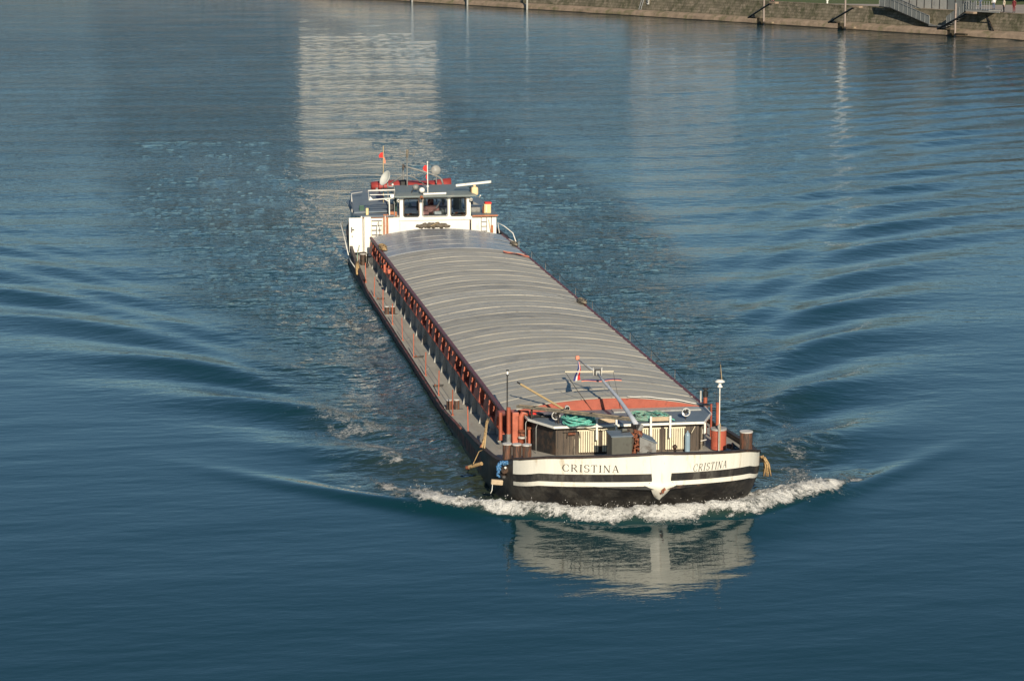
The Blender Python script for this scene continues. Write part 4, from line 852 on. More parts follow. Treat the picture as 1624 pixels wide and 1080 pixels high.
flag('pennant', [[(-1.79, 47, 4.74), (-1.9, 46.98, 4.72), (-1.99, 46.97, 4.60)], [(-1.79, 47, 4.48), (-1.88, 46.98, 4.52), (-1.96, 46.97, 4.50)]], ['redflag'], cabin)
flag('pennant', [[(-1.79, 47, 4.56), (-1.73, 46.98, 4.50), (-1.69, 46.97, 4.36)], [(-1.79, 47, 4.28), (-1.74, 46.98, 4.26), (-1.70, 46.97, 4.25)]], ['salmon'], cabin)
g = MB(); g.cyl((-.155, 44.6, 3.15), (-.165, 44.6, 4.50), .022, M['trim'], n=7); g.lathe([(.001, .04), (.035, .02), (.035, -.02), (.001, -.04)], M['trim'], (-.165, 44.6, 4.52), 10); g.box((-.16, 44.6, 3.5), (.08, .06, .06), M['trim']); fp2 = g.build('flagpole', cabin, 'short white flagpole on the wheelhouse roof')
flag('pennant', [[(-.18, 44.6, 4.38), (-.28, 44.58, 4.40), (-.37, 44.57, 4.28)], [(-.18, 44.6, 4.10), (-.26, 44.58, 4.14), (-.33, 44.57, 4.18)]], ['redflag'], cabin)
flag('pennant', [[(-.15, 44.6, 4.05), (-.2, 44.58, 4.0), (-.24, 44.57, 3.95)], [(-.15, 44.6, 3.78), (-.19, 44.58, 3.78), (-.23, 44.57, 3.82)]], ['redflag'], cabin)
g = MB(); g.cyl((-.76, 47, 3.25), (-.76, 47, 4.66), .030, M['grey'], n=6)
g.cyl((-.76, 47, 4.5), (-.74, 47, 4.85), .05, M['plank'], n=8); 
for dx, z in ((-.30, 4.72), (.33, 4.70), (-.3, 4.58), (.30, 4.6)): g.cyl((-.76, 47, z), (-.76 + dx, 47, z + .02), .010, M['plank'], n=4); g.cyl((-.76 + dx, 47, z - .06), (-.76 + dx, 47, z + .10), .010, M['plank'], n=4)
g.build('aerial', cabin)
g = MB(); g.tube([(-1.5, 47.2, 3.32), (-1.0, 47.1, 3.68), (-.76, 47, 3.72), (-.5, 47.1, 3.64), (.0, 47.2, 3.30)], .03, M['grey'], n=7); g.build('mast_stay', cabin)
g = MB(); g.tube([(-.80, 48, 4.02), (-.2, 48, 3.86), (.40, 48, 3.66), (.72, 48, 3.54), (.86, 48, 3.42), (.92, 48, 3.24), (.93, 48, 2.3)], .045, M['grey'], n=9); g.b2(-.86, -.78, 47.95, 48.05, 3.85, 4.10, M['dark']); g.cyl((-.82, 48, 2.3), (-.82, 48, 3.9), .035, M['grey'], n=8); g.b2(-.98, -.7, 47.7, 47.9, 3.15, 3.45, M['dark'], bev=.04); g.build('davit', cabin)
g = MB(); g.lathe([(.001, -.02), (.20, -.02), (.22, 0), (.20, .03), (.001, .05)], M['gusset'], (.74, 49, 3.72), 20, Matrix.Rotation(R(80), 3, 'X')); g.cyl((.76, 49, 2.3), (.76, 49, 3.55), .025, M['grey'], n=6); g.build('round_fender', cabin)
# rails at the stern, left and right
for pts in ([(-3.6, 44.0, .7), (-3.66, 45.2, 1.28), (-3.66, 47.0, 1.66), (-3.5, 48.2, 1.66), (-3.45, 48.4, 1.1)], [(-3.6, 44.0, .7), (-3.64, 42.6, .66), (-3.62, 40.0, .66)]):
    g = MB(); g.tube(pts, .022, M['trim'], n=6); part(g, 'side_rail')
g = MB(); g.tube([(2.85, 44.2, 1.5), (2.82, 44.4, 1.92), (3.05, 44.0, 1.80), (3.34, 43.6, 1.56), (3.40, 43.2, 1.26), (3.40, 43.2, .66)], .022, M['trim'], n=6); g.tube([(2.86, 44.2, 1.4), (3.3, 43.6, 1.25), (3.40, 43.2, 1.1)], .018, M['trim'], n=6); g.b2(3.28, 3.56, 43.0, 43.4, .66, .90, M['dark'], bev=.03); g.b2(3.26, 3.58, 42.9, 43.3, .905, .95, M['trim'], bev=.02); part(g, 'side_rail', label='white rail and chock at the right side of the cabin')
# black anchor pocket, fairlead and rail gear on the left bow
g = MB(); g.cyl((-3.46, 2.55, .95), (-3.36, 2.2, .95), .10, M['dark'], n=14); g.cyl((-3.36, 2.16, 1.02), (-3.35, 2.14, 1.02), .03, M['trim'], n=10); g.box((-3.40, 2.3, .78), (.12, .5, .10), M['dark'], bev=.03); part(g, 'fairlead', label='black fairlead on the left shoulder of the bow')
g = MB(); g.cyl((3.24, 2.05, 1.0), (3.36, 2.2, 1.0), .06, M['dark'], n=12); part(g, 'fairlead', label='black fairlead on the right shoulder of the bow')

# ================================================================== separate things aboard
def coil(cx, cy, z, rx, ry, turns, r, m, messy, n=26, h=.06):
    g = MB(); pts = []
    for k in range(int(turns * n)):
        a = 2 * math.pi * k / n; t = k / (turns * n); s_ = .35 + .65 * abs(math.sin(t * 9.1 + .7)) ; ph = .25 * math.sin(t * 31)
        pts.append((cx + rx * s_ * math.cos(a + ph) + messy * math.sin(k * .37) * .5, cy + ry * s_ * math.sin(a + ph) + messy * math.sin(k * .53), z + h * t + messy * .25 * (1 + math.sin(k * .71))))
    g.tube(pts, r, m, n=5); return g
ship_thing(coil(-1.10, 4.15, 1.66, .42, .34, 15, .022, M['teal'], .10, h=.20), 'rope_coil', (-1.1, 4.15, 1.64), 'bright teal rope heaped beside the left searchlight on the grey cabin roof', 'rope', 'ropes on the bow cabin roof')
g = coil(.72, 4.75, 1.66, .36, .55, 9, .018, M['teal2'], .05, h=.05); g2 = coil(1.15, 4.7, 1.66, .33, .5, 6, .016, M['teal2'], .07, h=.05); g.add(g2.v, g2.f, M['teal2'], True)
g.tube([(.9, 5.2, 1.72), (1.2, 4.7, 1.75), (1.45, 4.1, 1.69)], .018, M['teal'], n=5)
ship_thing(g, 'rope_coil', (.8, 4.7, 1.64), 'loose faded green rope coils on the roof right of the mast', 'rope', 'ropes on the bow cabin roof')
# long plank across the roof
A, B = Vector((.02, 2.62, 2.06)), Vector((-2.50, 5.4, 1.93)); d = (B - A); q = Matrix.Rotation(math.atan2(d.y, d.x), 3, 'Z') @ Matrix.Rotation(-math.asin(d.z / d.length), 3, 'Y')
g = MB(); g.box(tuple((A + B) / 2), (d.length, .20, .07), M['plank'], rot=q, bev=.01); g.box(tuple((A + B) / 2 + Vector((0, 0, .035))), (d.length * .98, .04, .02), M['beige'], rot=q)
for t in (.1, .35, .6, .85): g.box(tuple(A.lerp(B, t) + Vector((0, 0, .035))), (.06, .15, .03), M['dark'], rot=q)
g.cyl((-1.6, 4.4, 1.63), (-1.6, 4.4, 1.96), .03, M['dark'], n=6); g.cyl((-2.2, 5.07, 1.63), (-2.2, 5.07, 1.93), .03, M['dark'], n=6)
ship_thing(g, 'gangplank', (-1.2, 3.7, 1.64), 'long narrow weathered gangplank laid slantwise over the bow cabin roof', 'gangplank')
g = MB(); g.cyl((-2.26, 6.5, 2.30), (-1.34, 5.2, 1.86), .032, M['pole'], n=8); g.cyl((-2.34, 6.62, 2.34), (-2.26, 6.5, 2.30), .02, M['dark'], n=6)
ship_thing(g, 'boathook', (-1.4, 5.3, 1.83), 'varnished pole boathook resting against the hatch, pointing up to the left', 'boathook')
g = MB(); g.box((-2.05, 5.3, 1.70), (.35, .3, .10), M['dark'], rot=Matrix.Rotation(.3, 3, 'Z'), bev=.03); g.box((-2.15, 5.2, 1.76), (.18, .15, .06), M['redflag'], bev=.02); g.box((-1.75, 5.2, 1.68), (.4, .16, .06), M['dark'], bev=.03)
ship_thing(g, 'tarpaulin', (-2.05, 5.3, 1.83), 'crumpled black and red tarpaulin on the left rear of the bow cabin roof', 'tarpaulin')
g = MB(); g.cyl((1.77, 3.95, .87), (1.77, 3.95, 1.30), .07, M['bluegrey'], n=16); g.lathe([(.07, 1.30), (.055, 1.36), (.02, 1.39), (.02, 1.43), (.001, 1.43)], M['bluegrey'], (1.77, 3.95, 0), 16)
ship_thing(g, 'gas_bottle', (1.77, 3.95, .86), 'slim blue grey gas bottle standing by the rightmost cream louvre', 'gas bottle')
# blue rope with wooden fender
g = MB(); pts = []
for k in range(60):
    t = k / 59; pts.append((-3.18 - .36 * min(1, t * 1.9) + .03 * math.sin(k * 1.3), 2.25 - .15 * t + .03 * math.cos(k * 1.7), 1.13 + .04 * math.sin(k * .9) - max(0, t - .45) * .62))
g.tube(pts, .028, M['bluerope'], n=6); g.tube([(a + .04, b - .02, c + .015) for a, b, c in pts[5:44]], .02, M['bluerope'], n=5)
ship_thing(g, 'mooring_rope', (-3.4, 2.1, 1.0), 'bright blue rope looped over the black left shoulder of the bow', 'rope')
g = MB(); g.box((-3.60, 1.95, .70), (.30, .11, .13), M['beige'], rot=Matrix.Rotation(.12, 3, 'Y'), bev=.02); g.tube([(-3.72, 1.9, .66), (-3.74, 1.85, .52), (-3.78, 1.84, .44)], .010, M['trim'], n=5)
ship_thing(g, 'wooden_fender', (-3.6, 1.95, .7), 'pale wooden block fender hanging from the blue rope at the left bow', 'fender', 'fenders hung along the hull')
g = MB(); g.cyl((-3.98, 4.5, .52), (-3.68, 4.1, .70), .05, M['tan'], n=10); g.cyl((-4.01, 4.54, .50), (-3.96, 4.46, .53), .055, M['rust'], n=10); g.tube([(-3.9, 4.1, .70), (-3.72, 4.3, .98), (-3.58, 4.5, .98)], .012, M['tan'], n=5)
ship_thing(g, 'wooden_fender', (-3.9, 4.2, .6), 'brown log fender sticking out from the left side behind the bow', 'fender', 'fenders hung along the hull')
g = MB()
for k in range(9): g.tube([(3.30 + .05 * math.sin(k), 1.95 + .03 * k, 1.10), (3.40 + .05 * math.sin(k * 2), 1.92 + .03 * k, .92), (3.42 + .09 * math.sin(k * 1.7), 1.92 + .03 * k, .60 + .04 * math.sin(k * 3))], [.02, .028, .018], M['tan'], n=5)
ship_thing(g, 'rope_fender', (3.38, 2.0, .9), 'frayed tan rope fender hanging off the right shoulder of the bow', 'fender', 'fenders hung along the hull')
g = MB(); g.tube([(-3.55, 4.9, .95), (-3.42, 5.3, 1.15), (-3.28, 5.9, 1.42), (-3.22, 6.1, 1.48)], [.03, .04, .035, .02], M['tan'], n=7); g.tube([(-3.50, 4.8, .95), (-3.30, 5.7, 1.38), (-3.14, 6.2, 1.50)], .015, M['pole'], n=5); g.tube([(-3.6, 4.9, .95), (-3.5, 5.1, 1.05), (-3.45, 5.5, 1.02)], .02, M['rust'], n=6)
ship_thing(g, 'rope_fender', (-3.5, 4.9, .95), 'knotted yellowish rope fender drawn up over the left rail beside the bollards', 'fender', 'fenders hung along the hull')
g = MB(); g.tube([(-3.55, 40.5, .9), (-3.58, 40.2, .75), (-3.62, 39.8, .5)], [.07, .09, .05], M['tan'], n=8); g.tube([(-3.4, 41.2, 1.5), (-3.5, 40.9, 1.2), (-3.55, 40.5, .95)], .018, M['teal2'], n=5)
ship_thing(g, 'rope_fender', (-3.56, 40.4, .8), 'tan rope fender on the left side near the white cabin', 'fender', 'fenders hung along the hull')
# tarpaulin roll on the after hatch
g = MB(); n = 26; pts = []; rs = []
for k in range(n):
    t = k / (n - 1); x = -.86 + 1.46 * t; pts.append((x, 43.05 + .03 * math.sin(k), 1.98 + .02 * math.sin(k * 1.3) + .05 * math.sin(math.pi * t))); rs.append(.02 + .10 * math.sin(math.pi * t) ** .4 * (1 + .22 * math.sin(k * 2.1)))
g.tube(pts, rs, M['tarp'], n=9); g.tube([(-.3, 42.95, 1.99), (-.1, 42.9, 2.08), (.1, 42.98, 2.14)], .015, M['pole'], n=5)
ship_thing(g, 'rolled_tarpaulin', (-.1, 43.05, 1.95), 'dark brown rolled tarpaulin on the hatch below the wheelhouse windows', 'tarpaulin')
# rag of orange cloth on the right edge
g = MB(); gr = [(x, 35.6 + .12 * math.sin(x * 4) + y * .5, 1.60 + .315 * (1 - (x / 2.74) ** 2) + .075 + .02 * math.sin(x * 9 + y * 8)) for y in (0, .3, .6) for x in np.linspace(1.75, 2.72, 9)]
g.add(gr + [(a, b, c - .015) for a, b, c in gr], [(j * 9 + i, j * 9 + i + 1, (j + 1) * 9 + i + 1, (j + 1) * 9 + i) for j in range(2) for i in range(8)] + [(27 + j * 9 + i, 27 + (j + 1) * 9 + i, 27 + (j + 1) * 9 + i + 1, 27 + j * 9 + i + 1) for j in range(2) for i in range(8)], M['salmon'])
ship_thing(g, 'orange_cloth', (2.3, 35.8, 1.65), 'orange cloth lying on the right edge of the hatches near the wheelhouse', 'cloth')
for (yy, lab) in ((24.3, 'knotted dark rope on the right hatch edge, halfway along the barge'), (39.4, 'tangled grey rope on the right hatch edge close to the cabin')):
    g = coil(2.72, yy, 1.66, .13, .5, 7, .02, M['plank'], .05, h=.06); g.tube([(1.9, yy + .2, 1.86), (2.3, yy, 1.78), (2.6, yy, 1.72)], .008, M['dark'], n=4)
    ship_thing(g, 'lashing_rope', (2.72, yy, 1.62), lab, 'rope', 'rope lashings on the hatch edge')
g = coil(-2.66, 39.0, 1.66, .12, .7, 8, .025, M['tan'], .06, h=.08)
ship_thing(g, 'lashing_rope', (-2.66, 39.4, 1.62), 'tan rope bundle on the left hatch edge below the ladder', 'rope', 'rope lashings on the hatch edge')
g = MB(); g.cyl((-2.95, 35.5, 1.2), (-2.95, 35.5, 1.5), .05, M['orange'], n=8); g.box((-2.93, 34.3, 1.42), (.12, .5, .16), M['orange'], bev=.03); g.tube([(-2.98, 37, 1.15), (-2.98, 36.5, 1.4), (-2.96, 35.9, 1.45)], .03, M['dark'], n=6); g.tube([(-3.05, 41.5, .62), (-3.05, 41.5, 1.1), (-3.0, 41.3, 1.12)], .03, M['dark'], n=6); g.box((-3.05, 41.4, .66), (.12, .2, .1), M['dark'], bev=.02); part(g, 'valve_gear')
# red covered lifeboat behind the wheelhouse
lb = MB(); secs = []
for k in range(15):
    t = k / 14; x = -2.05 + 3.55 * t; wv = .62 * math.sin(math.pi * min(1, .12 + t * .8)) ** .6; hh = .17 + .05 * math.sin(t * 7) + .10 * t
    secs.append([(x, 49.8 + wv * math.cos(a), 2.99 + (hh if math.sin(a) > 0 else .22) * math.sin(a)) for a in np.linspace(0, 2 * math.pi, 15)[:-1]])
vs = [p for s_ in secs for p in s_]; n = 14
lb.add(vs, [(i * n + k, i * n + (k + 1) % n, (i + 1) * n + (k + 1) % n, (i + 1) * n + k) for i in range(14) for k in range(n)] + [list(range(n)), [14 * n + k for k in range(n)]], M['redtarp'], True)
lb.b2(-1.9, -1.8, 49.3, 50.3, 2.31, 2.95, M['grey']); lb.b2(1.1, 1.2, 49.3, 50.3, 2.27, 2.95, M['grey'])
ship_thing(lb, 'lifeboat', (-.3, 49.8, 2.31), 'small boat under a red cover behind the wheelhouse roof', 'boat')

# fine spray thrown up along the bow wave
g = MB(); sv = []; sf = []; rs_ = random.Random(11)
for k in range(1500):
    x = rs_.uniform(-5.6, 5.2); y = -0.78 + .105 * x * x + .85 + rs_.gauss(0, .40); z = .25 + abs(rs_.gauss(0, .10)) - .03 * abs(x); r_ = rs_.uniform(.004, .012)
    b_ = len(sv); sv += [(x + r_, y, z), (x - r_, y, z), (x, y + r_, z), (x, y - r_, z), (x, y, z + r_ * 1.3), (x, y, z - r_)]
    sf += [(b_ + a, b_ + c, b_ + 4) for a, c in ((0, 2), (2, 1), (1, 3), (3, 0))] + [(b_ + c, b_ + a, b_ + 5) for a, c in ((0, 2), (2, 1), (1, 3), (3, 0))]
M['spray'] = mat('spray_droplets', (.72, .72, .70), .6, var=.03)
g.add(sv, sf, M['spray']); o = g.build('spray', fix=False); at_ship(o); tag(o, 'white spray droplets over the foaming bow wave', 'spray', kind='stuff')

# ================================================================== far bank
def quay_pt(s):      # metres along the quay, from the right of the picture into the distance
    return Vector((62.06, 295.9, 0)) + QD * s
QD = (Vector((-24.6, 445.1, 0)) - Vector((62.06, 295.9, 0))).normalized()      # direction away
QN = Vector((QD.y, -QD.x, 0))                                       # inland
if QN.x < 0: QN = -QN
QA = math.atan2(QD.y, QD.x)
QM = Matrix(((QD.x, QN.x, 0), (QD.y, QN.y, 0), (0, 0, 1)))
def qw(s, o, z): v = quay_pt(s) + QN * o; return (v.x, v.y, z)
def s_at(u):         # distance along the quay of a picture column (for reading positions off the map)
    r = Vector(((u - 812) / 3842, 1.0, 0)); a = np.array([[QD.x, -r.x], [QD.y, -r.y]]); b = np.array([-62.06, -295.9]); return float(np.linalg.solve(a, b)[0])
def qbox(mb, s0, s1, o0, o1, z0, z1, m, bev=0):
    c = quay_pt((s0 + s1) / 2) + QN * ((o0 + o1) / 2); mb.box((c.x, c.y, (z0 + z1) / 2), (abs(s1 - s0), abs(o1 - o0), abs(z1 - z0)), m, rot=QM, bev=bev)
M['stone'] = mat('weathered_quay_stone', (.155, .135, .095), .9, var=.3, vscale=.6, dirt=(.075, .075, .04), dirt_amt=.4, dirt_scale=.35, bump=.05, bscale=2.5, dirt2=(.24, .20, .15))
M['toe'] = mat('pale_stone_toe', (.26, .195, .14), .9, var=.3, vscale=.9, dirt=(.13, .12, .06), dirt_amt=.35, dirt_scale=.5, bump=.04, bscale=3)
M['weed'] = mat('dark_wet_stone', (.035, .028, .016), .6, var=.4, vscale=1.5)
def brick_bump():
    m = M['stone']; n = m.node_tree.nodes; l = m.node_tree.links; p = n['Principled BSDF']
    tc = n.new('ShaderNodeTexCoord'); mp = n.new('ShaderNodeMapping'); mp.inputs['Rotation'].default_value = (R(90), 0, 0)
    l.new(tc.outputs['UV'], mp.inputs['Vector'])
    b = n.new('ShaderNodeTexBrick'); b.inputs['Scale'].default_value = 1.0; b.inputs['Brick Width'].default_value = 1.1; b.inputs['Row Height'].default_value = .42; b.inputs['Mortar Size'].default_value = .035
    b.inputs['Color1'].default_value = (1, 1, 1, 1); b.inputs['Color2'].default_value = (.72, .74, .70, 1); b.inputs['Mortar'].default_value = (.4, .4, .36, 1)
    l.new(tc.outputs['UV'], b.inputs['Vector'])
    mx = n.new('ShaderNodeMix'); mx.data_type = 'RGBA'; mx.blend_type = 'MULTIPLY'; mx.inputs[0].default_value = .8
    src = p.inputs['Base Color'].links[0].from_socket; l.new(src, mx.inputs[6]); l.new(b.outputs['Color'], mx.inputs[7]); l.new(mx.outputs[2], p.inputs['Base Color'])
brick_bump()
ss = np.concatenate([np.arange(-420, -60, 20.0), np.arange(-60, 260, 2.0), np.arange(260, 1600, 40)])
def strip(name, prof, mats, jit=0):
    vs = []; uv = []; V2 = 0; vv = [0]
    for a, b in zip(prof, prof[1:]): vv.append(vv[-1] + math.hypot(b[0] - a[0], b[1] - a[1]))
    for s in ss:
        for k, (o, z) in enumerate(prof):
            j = jit * (vnoise(np.array([s * .4]), np.array([k * 7.1]), 5)[0] - .5) if 0 < k < len(prof) - 1 else 0
            vs.append(qw(s, o + j, z + j * .5)); uv.append((s, vv[k]))
    n = len(prof); fs = []; ms = []
    for i in range(len(ss) - 1):
        for k in range(n - 1): fs.append((i * n + k, (i + 1) * n + k, (i + 1) * n + k + 1, i * n + k + 1)); ms.append(k)
    me = bpy.data.meshes.new(name); me.from_pydata(vs, [], fs)
    for m in mats: me.materials.append(M[m])
    me.polygons.foreach_set('material_index', [min(k, len(mats) - 1) for k in ms])
    ul = me.uv_layers.new(name='UVMap'); li = np.zeros(len(me.loops), dtype=np.int32); me.loops.foreach_get('vertex_index', li); ul.data.foreach_set('uv', np.array(uv, dtype=np.float32)[li].ravel())
    bm = bmesh.new(); bm.from_mesh(me); bmesh.ops.recalc_face_normals(bm, faces=bm.faces); bm.to_mesh(me); bm.free(); me.update()
    o = bpy.data.objects.new(name, me); C.objects.link(o); return o
qw_o = strip('quay_wall', [(-.25, -1.2), (-.12, .12), (.05, .55), (.45, .82), (1.35, .88), (1.45, .9), (2.05, 2.62), (2.08, 2.64), (2.16, 3.10), (2.75, 3.12)], ['weed', 'toe', 'toe', 'toe', 'toe', 'stone', 'stone', 'stone', 'toe'], .12)
tag(qw_o, 'long weathered stone quay wall with a pale rounded toe at the waterline', 'quay wall')
bank = strip('ground', [(2.76, 3.09), (6, 3.13), (7, 3.16), (13, 3.2), (40, 3.6), (90, 4.0), (1400, 8)], ['grass'], 0); bank['kind'] = 'structure'
# paved apron in front of the landing (right) – a sheet just above the grass
pv = MB(); SA = s_at(1300); pvv = [qw(-160, 2.77, 3.108), qw(s_at(1280), 2.77, 3.108), qw(s_at(1330), 7, 3.172), qw(s_at(1400), 13, 3.215), qw(s_at(1440), 20, 3.32), qw(-160, 20, 3.32), qw(-160, 13, 3.215), qw(-160, 7, 3.172)]
pv.add([(a, b, c + .006) for a, b, c in pvv], [list(range(8))], M['paving']); po = pv.build('paving'); po['kind'] = 'structure'
po.data.materials.clear(); po.data.materials.append(M['paving'])
# piles with stays
for i, u in enumerate((661, 748, 842, 1215, 1343, 1517)):
    s0 = s_at(u); near_ = u > 1000; lab = ['leftmost short pale pile in front of the far quay', 'second pale pile from the left in front of the far quay', 'third pale pile from the left, the thickest of the far group', 'left one of the three tall piles at the right end of the quay', 'middle one of the three tall piles, under the paved apron', 'right tall pile, beside the stair landing'][i]
    r = empty('mooring_pile', qw(s0, -.75, 0), QA); tag(r, lab, 'pile', 'mooring piles along the far quay')
    g = MB(); rr = .13 if near_ else .17
    g.cyl((0, 0, -1), (0, 0, 3.9 + .2 * (u == 1517)), rr, M['pilewood'] if near_ else M['gusset'], n=14); g.cyl((0, 0, 3.9 + .2 * (u == 1517)), (0, 0, 4.0 + .2 * (u == 1517)), rr * 1.1, M['gusset'], n=14); g.build('post', r)
    if near_:
        g = MB(); g.box((-1.3, .1, .35), (2.0, .45, .24), M['toe'] if u != 1517 else M['weed'], bev=.04); g.build('step_block', r)
        g = MB(); g.cyl((1.6, 1.5, .95), (-6.3, 3.3, 3.3), .13, M['dark'], n=8); g.build('stay', r)
        g = MB(); g.b2(-7.4, -5.9, 2.9, 3.5, 3.13, 3.40, M['toe'], bev=.05); g.build('stay_anchor', r)
        g = MB(); g.b2(.2, 1.5, .55, 1.6, .86, 1.1, M['weed'], bev=.05); g.b2(.15, .8, -.1, .6, -.5, .84, M['weed'], bev=.05); g.build('recess', r)
# gangway down to the landing and stair up from it
def rail_panel(mb, a, b, h, m, wv=.05):
    a, b = Vector(a), Vector(b); up = Vector((0, 0, h)); o_ = QN * wv
    mb.add([a, b, b + up, a + up, a + o_, b + o_, b + o_ + up, a + o_ + up], [(0, 1, 2, 3), (7, 6, 5, 4), (0, 1, 5, 4), (1, 2, 6, 5), (2, 3, 7, 6), (3, 0, 4, 7)], m)
    L = (b - a).length; n = max(2, int(L / .9))
    for i in range(n + 1):
        p = a.lerp(b, i / n) - o_ * .6; mb.cyl(p, p + up * 1.03, .03, M['steel_rail'], n=5)
    mb.cyl(a + up * 1.03 - o_ * .6, b + up * 1.03 - o_ * .6, .035, M['steel_rail'], n=5); mb.cyl(a - o_ * .6 - Vector((0, 0, .06)), b - o_ * .6 - Vector((0, 0, .06)), .06, M['dark'], n=5)
M['mesh_panel'] = mat('grey_perforated_panel', (.20, .21, .205), .55, metal=.1, var=.12, vscale=1.2)
S1, S2, S3, S4, S5 = s_at(1380), s_at(1397), s_at(1460), s_at(1487), s_at(1520)
r = empty('gangway', qw(S3, .9, .9), QA); tag(r, 'grey panelled gangway sloping down from the paved apron to the low landing', 'gangway')
def rel(mb, r): 
    inv = (Matrix.Translation(r.location) @ Matrix.Rotation(QA, 4, 'Z')).inverted(); mb.v = [tuple(inv @ Vector(v)) for v in mb.v]; return mb
g = MB(); rail_panel(g, qw(S1, 1.0, 3.25), qw(S2, 1.0, 3.15), 1.05, M['mesh_panel']); rail_panel(g, qw(S2, 1.0, 3.15), qw(S3, .9, 1.25), 1.05, M['mesh_panel']); rel(g, r).build('railing', r)
g = MB(); rail_panel(g, qw(S1, 2.4, 3.25), qw(S2, 2.4, 3.15), 1.05, M['mesh_panel']); rail_panel(g, qw(S2, 2.4, 3.15), qw(S3, 2.3, 1.25), 1.05, M['mesh_panel']); rel(g, r).build('railing', r)
g = MB()
for a, b, za, zb_ in ((S1, S2, 3.2, 3.1), (S2, S3, 3.1, 1.2)):
    p = [qw(a, 1.02, za), qw(b, .95, zb_), qw(b, 2.3, zb_), qw(a, 2.38, za)]; g.add(p + [(x, y, z - .1) for x, y, z in p], [(0, 1, 2, 3), (7, 6, 5, 4), (0, 4, 5, 1), (2, 6, 7, 3)], M['grey'])
rel(g, r).build('walkway', r)
g = MB(); qbox(g, S3, S4, .8, 2.4, 1.06, 1.18, M['grey']); qbox(g, S3 - .4, S4 + .3, .85, 1.0, .9, 1.05, M['dark']); rel(g, r).build('landing', r)
r = empty('stair', qw(S4, .9, .9), QA); tag(r, 'grey panelled stair rising from the low landing to the railed platform', 'stairs')
for o_ in (.9, 2.2):
    g = MB(); rail_panel(g, qw(S4, o_, 1.25), qw(S5, o_, 3.4), 1.05, M['mesh_panel']); rel(g, r).build('railing', r)
g = MB(); n = 10
for i in range(n): qbox(g, S4 + (S5 - S4) * i / n, S4 + (S5 - S4) * (i + 1) / n, .98, 2.18, 1.2 + 2.2 * i / n, 1.26 + 2.2 * i / n, M['grey'])
rel(g, r).build('treads', r)
S6 = s_at(1556)
r = empty('platform', qw(S5, 1.5, 3.3), QA); tag(r, 'railed metal platform on the quay edge behind the right tall pile', 'platform')
g = MB(); qbox(g, S5, S6, .6, 3.2, 3.30, 3.42, M['grey']); qbox(g, S5, S6 - 2, .55, .62, 3.14, 3.29, M['gusset']); rel(g, r).build('deck', r)
g = MB(); n = 9
for i in range(n + 1):
    p = qw(S5 + (S6 - S5) * i / n, .65, 3.42); g.cyl(p, (p[0], p[1], 4.5), .035, M['steel_rail'], n=6)
for z in (3.8, 4.15, 4.5): g.cyl(qw(S5, .65, z), qw(S6, .65, z), .03, M['steel_rail'], n=6)
rel(g, r).build('railing', r)
g = MB(); g.cyl(qw(S6 - .5, 1.0, .9), qw(S6 + 3.0, 2.5, 3.2), .11, M['dark'], n=8); rel(g, r).build('brace', r)
# pale concrete panel fence behind the gangway
r = empty('panel_fence', qw(s_at(1424), 3.2, 3.1), QA); tag(r, 'low fence of pale concrete panels on the quay behind the gangway', 'fence')
a_, b_ = s_at(1395), s_at(1503); n = 9
for i in range(n):
    g = MB(); qbox(g, a_ + (b_ - a_) * i / n, a_ + (b_ - a_) * (i + 1) / n + .05, 3.2, 3.32, 3.12, 4.35, M['slab'] if i < 6 else M['mesh_panel'], bev=.02); rel(g, r).build('panel', r)
g = MB()
for i in range(n + 1): qbox(g, a_ + (b_ - a_) * i / n - .02, a_ + (b_ - a_) * i / n + .05, 3.15, 3.195, 3.12, 4.4, M['dark'])
rel(g, r).build('post', r)
# sign board, ladder, small posts
g = MB(); s0 = s_at(1012); r = empty('sign_board', qw(s0, 1.75, 1.6), QA); tag(r, 'small white board with a dark figure hanging on the far quay wall', 'sign')
qbox(g, s0 - .28, s0 + .28, 1.55, 1.60, 1.75, 2.75, M['white2']); rel(g, r).build('board', r)
g = MB(); c0 = quay_pt(s0) + QN * 1.535
pts = [tuple(c0 + QD * (.12 * math.cos(a)) + Vector((0, 0, 2.25 + .3 * math.sin(a)))) for a in np.linspace(0, 2 * math.pi, 17)[:-1]]; g.tube(pts, .04, M['dark'], n=5, closed=True); rel(g, r).build('figure', r)
for kk, u in enumerate((1003,)):
    s0 = s_at(u); r = empty('wall_ladder', qw(s0, 1.5, .9), QA); tag(r, 'narrow rusty ladder up the far quay wall, left of the white board', 'ladder')
    g = MB()
    for ds in (-.28, .28): g.cyl(qw(s0 + ds, 1.15, .9), qw(s0 + ds, 1.95, 3.3), .05, M['steel_rail'], n=5)
    rel(g, r).build('rails', r); g = MB()
    for k in range(9): t = k / 9; g.cyl(qw(s0 - .28, 1.15 + .8 * t, .95 + 2.4 * t), qw(s0 + .28, 1.15 + .8 * t, .95 + 2.4 * t), .03, M['steel_rail'], n=5)
    rel(g, r).build('rungs', r)
def small(name, s0, o, mbf, lab, cat):
    r = empty(name, qw(s0, o, 3.12), QA); g = MB(); mbf(g); o_ = g.build(name); o_.location = r.location; o_.rotation_euler = (0, 0, QA); bpy.data.objects.remove(r); tag(o_, lab, cat); return o_
small('bollard', s_at(1278), 3.2, lambda g: (g.cyl((0, 0, 0), (0, 0, .38), .12, M['trim'], n=12), g.cyl((0, 0, .38), (0, 0, .5), .2, M['trim'], n=12)), 'small white bollard at the edge of the grass on the far quay', 'bollard')
small('marker_post', s_at(1155), 3.6, lambda g: (g.cyl((0, 0, 0), (0, 0, 1.0), .10, M['trim'], n=10), g.cyl((0, 0, 1.0), (0, 0, 1.08), .12, M['trim'], n=10)), 'white marker post in the grass near the top edge of the picture', 'post')
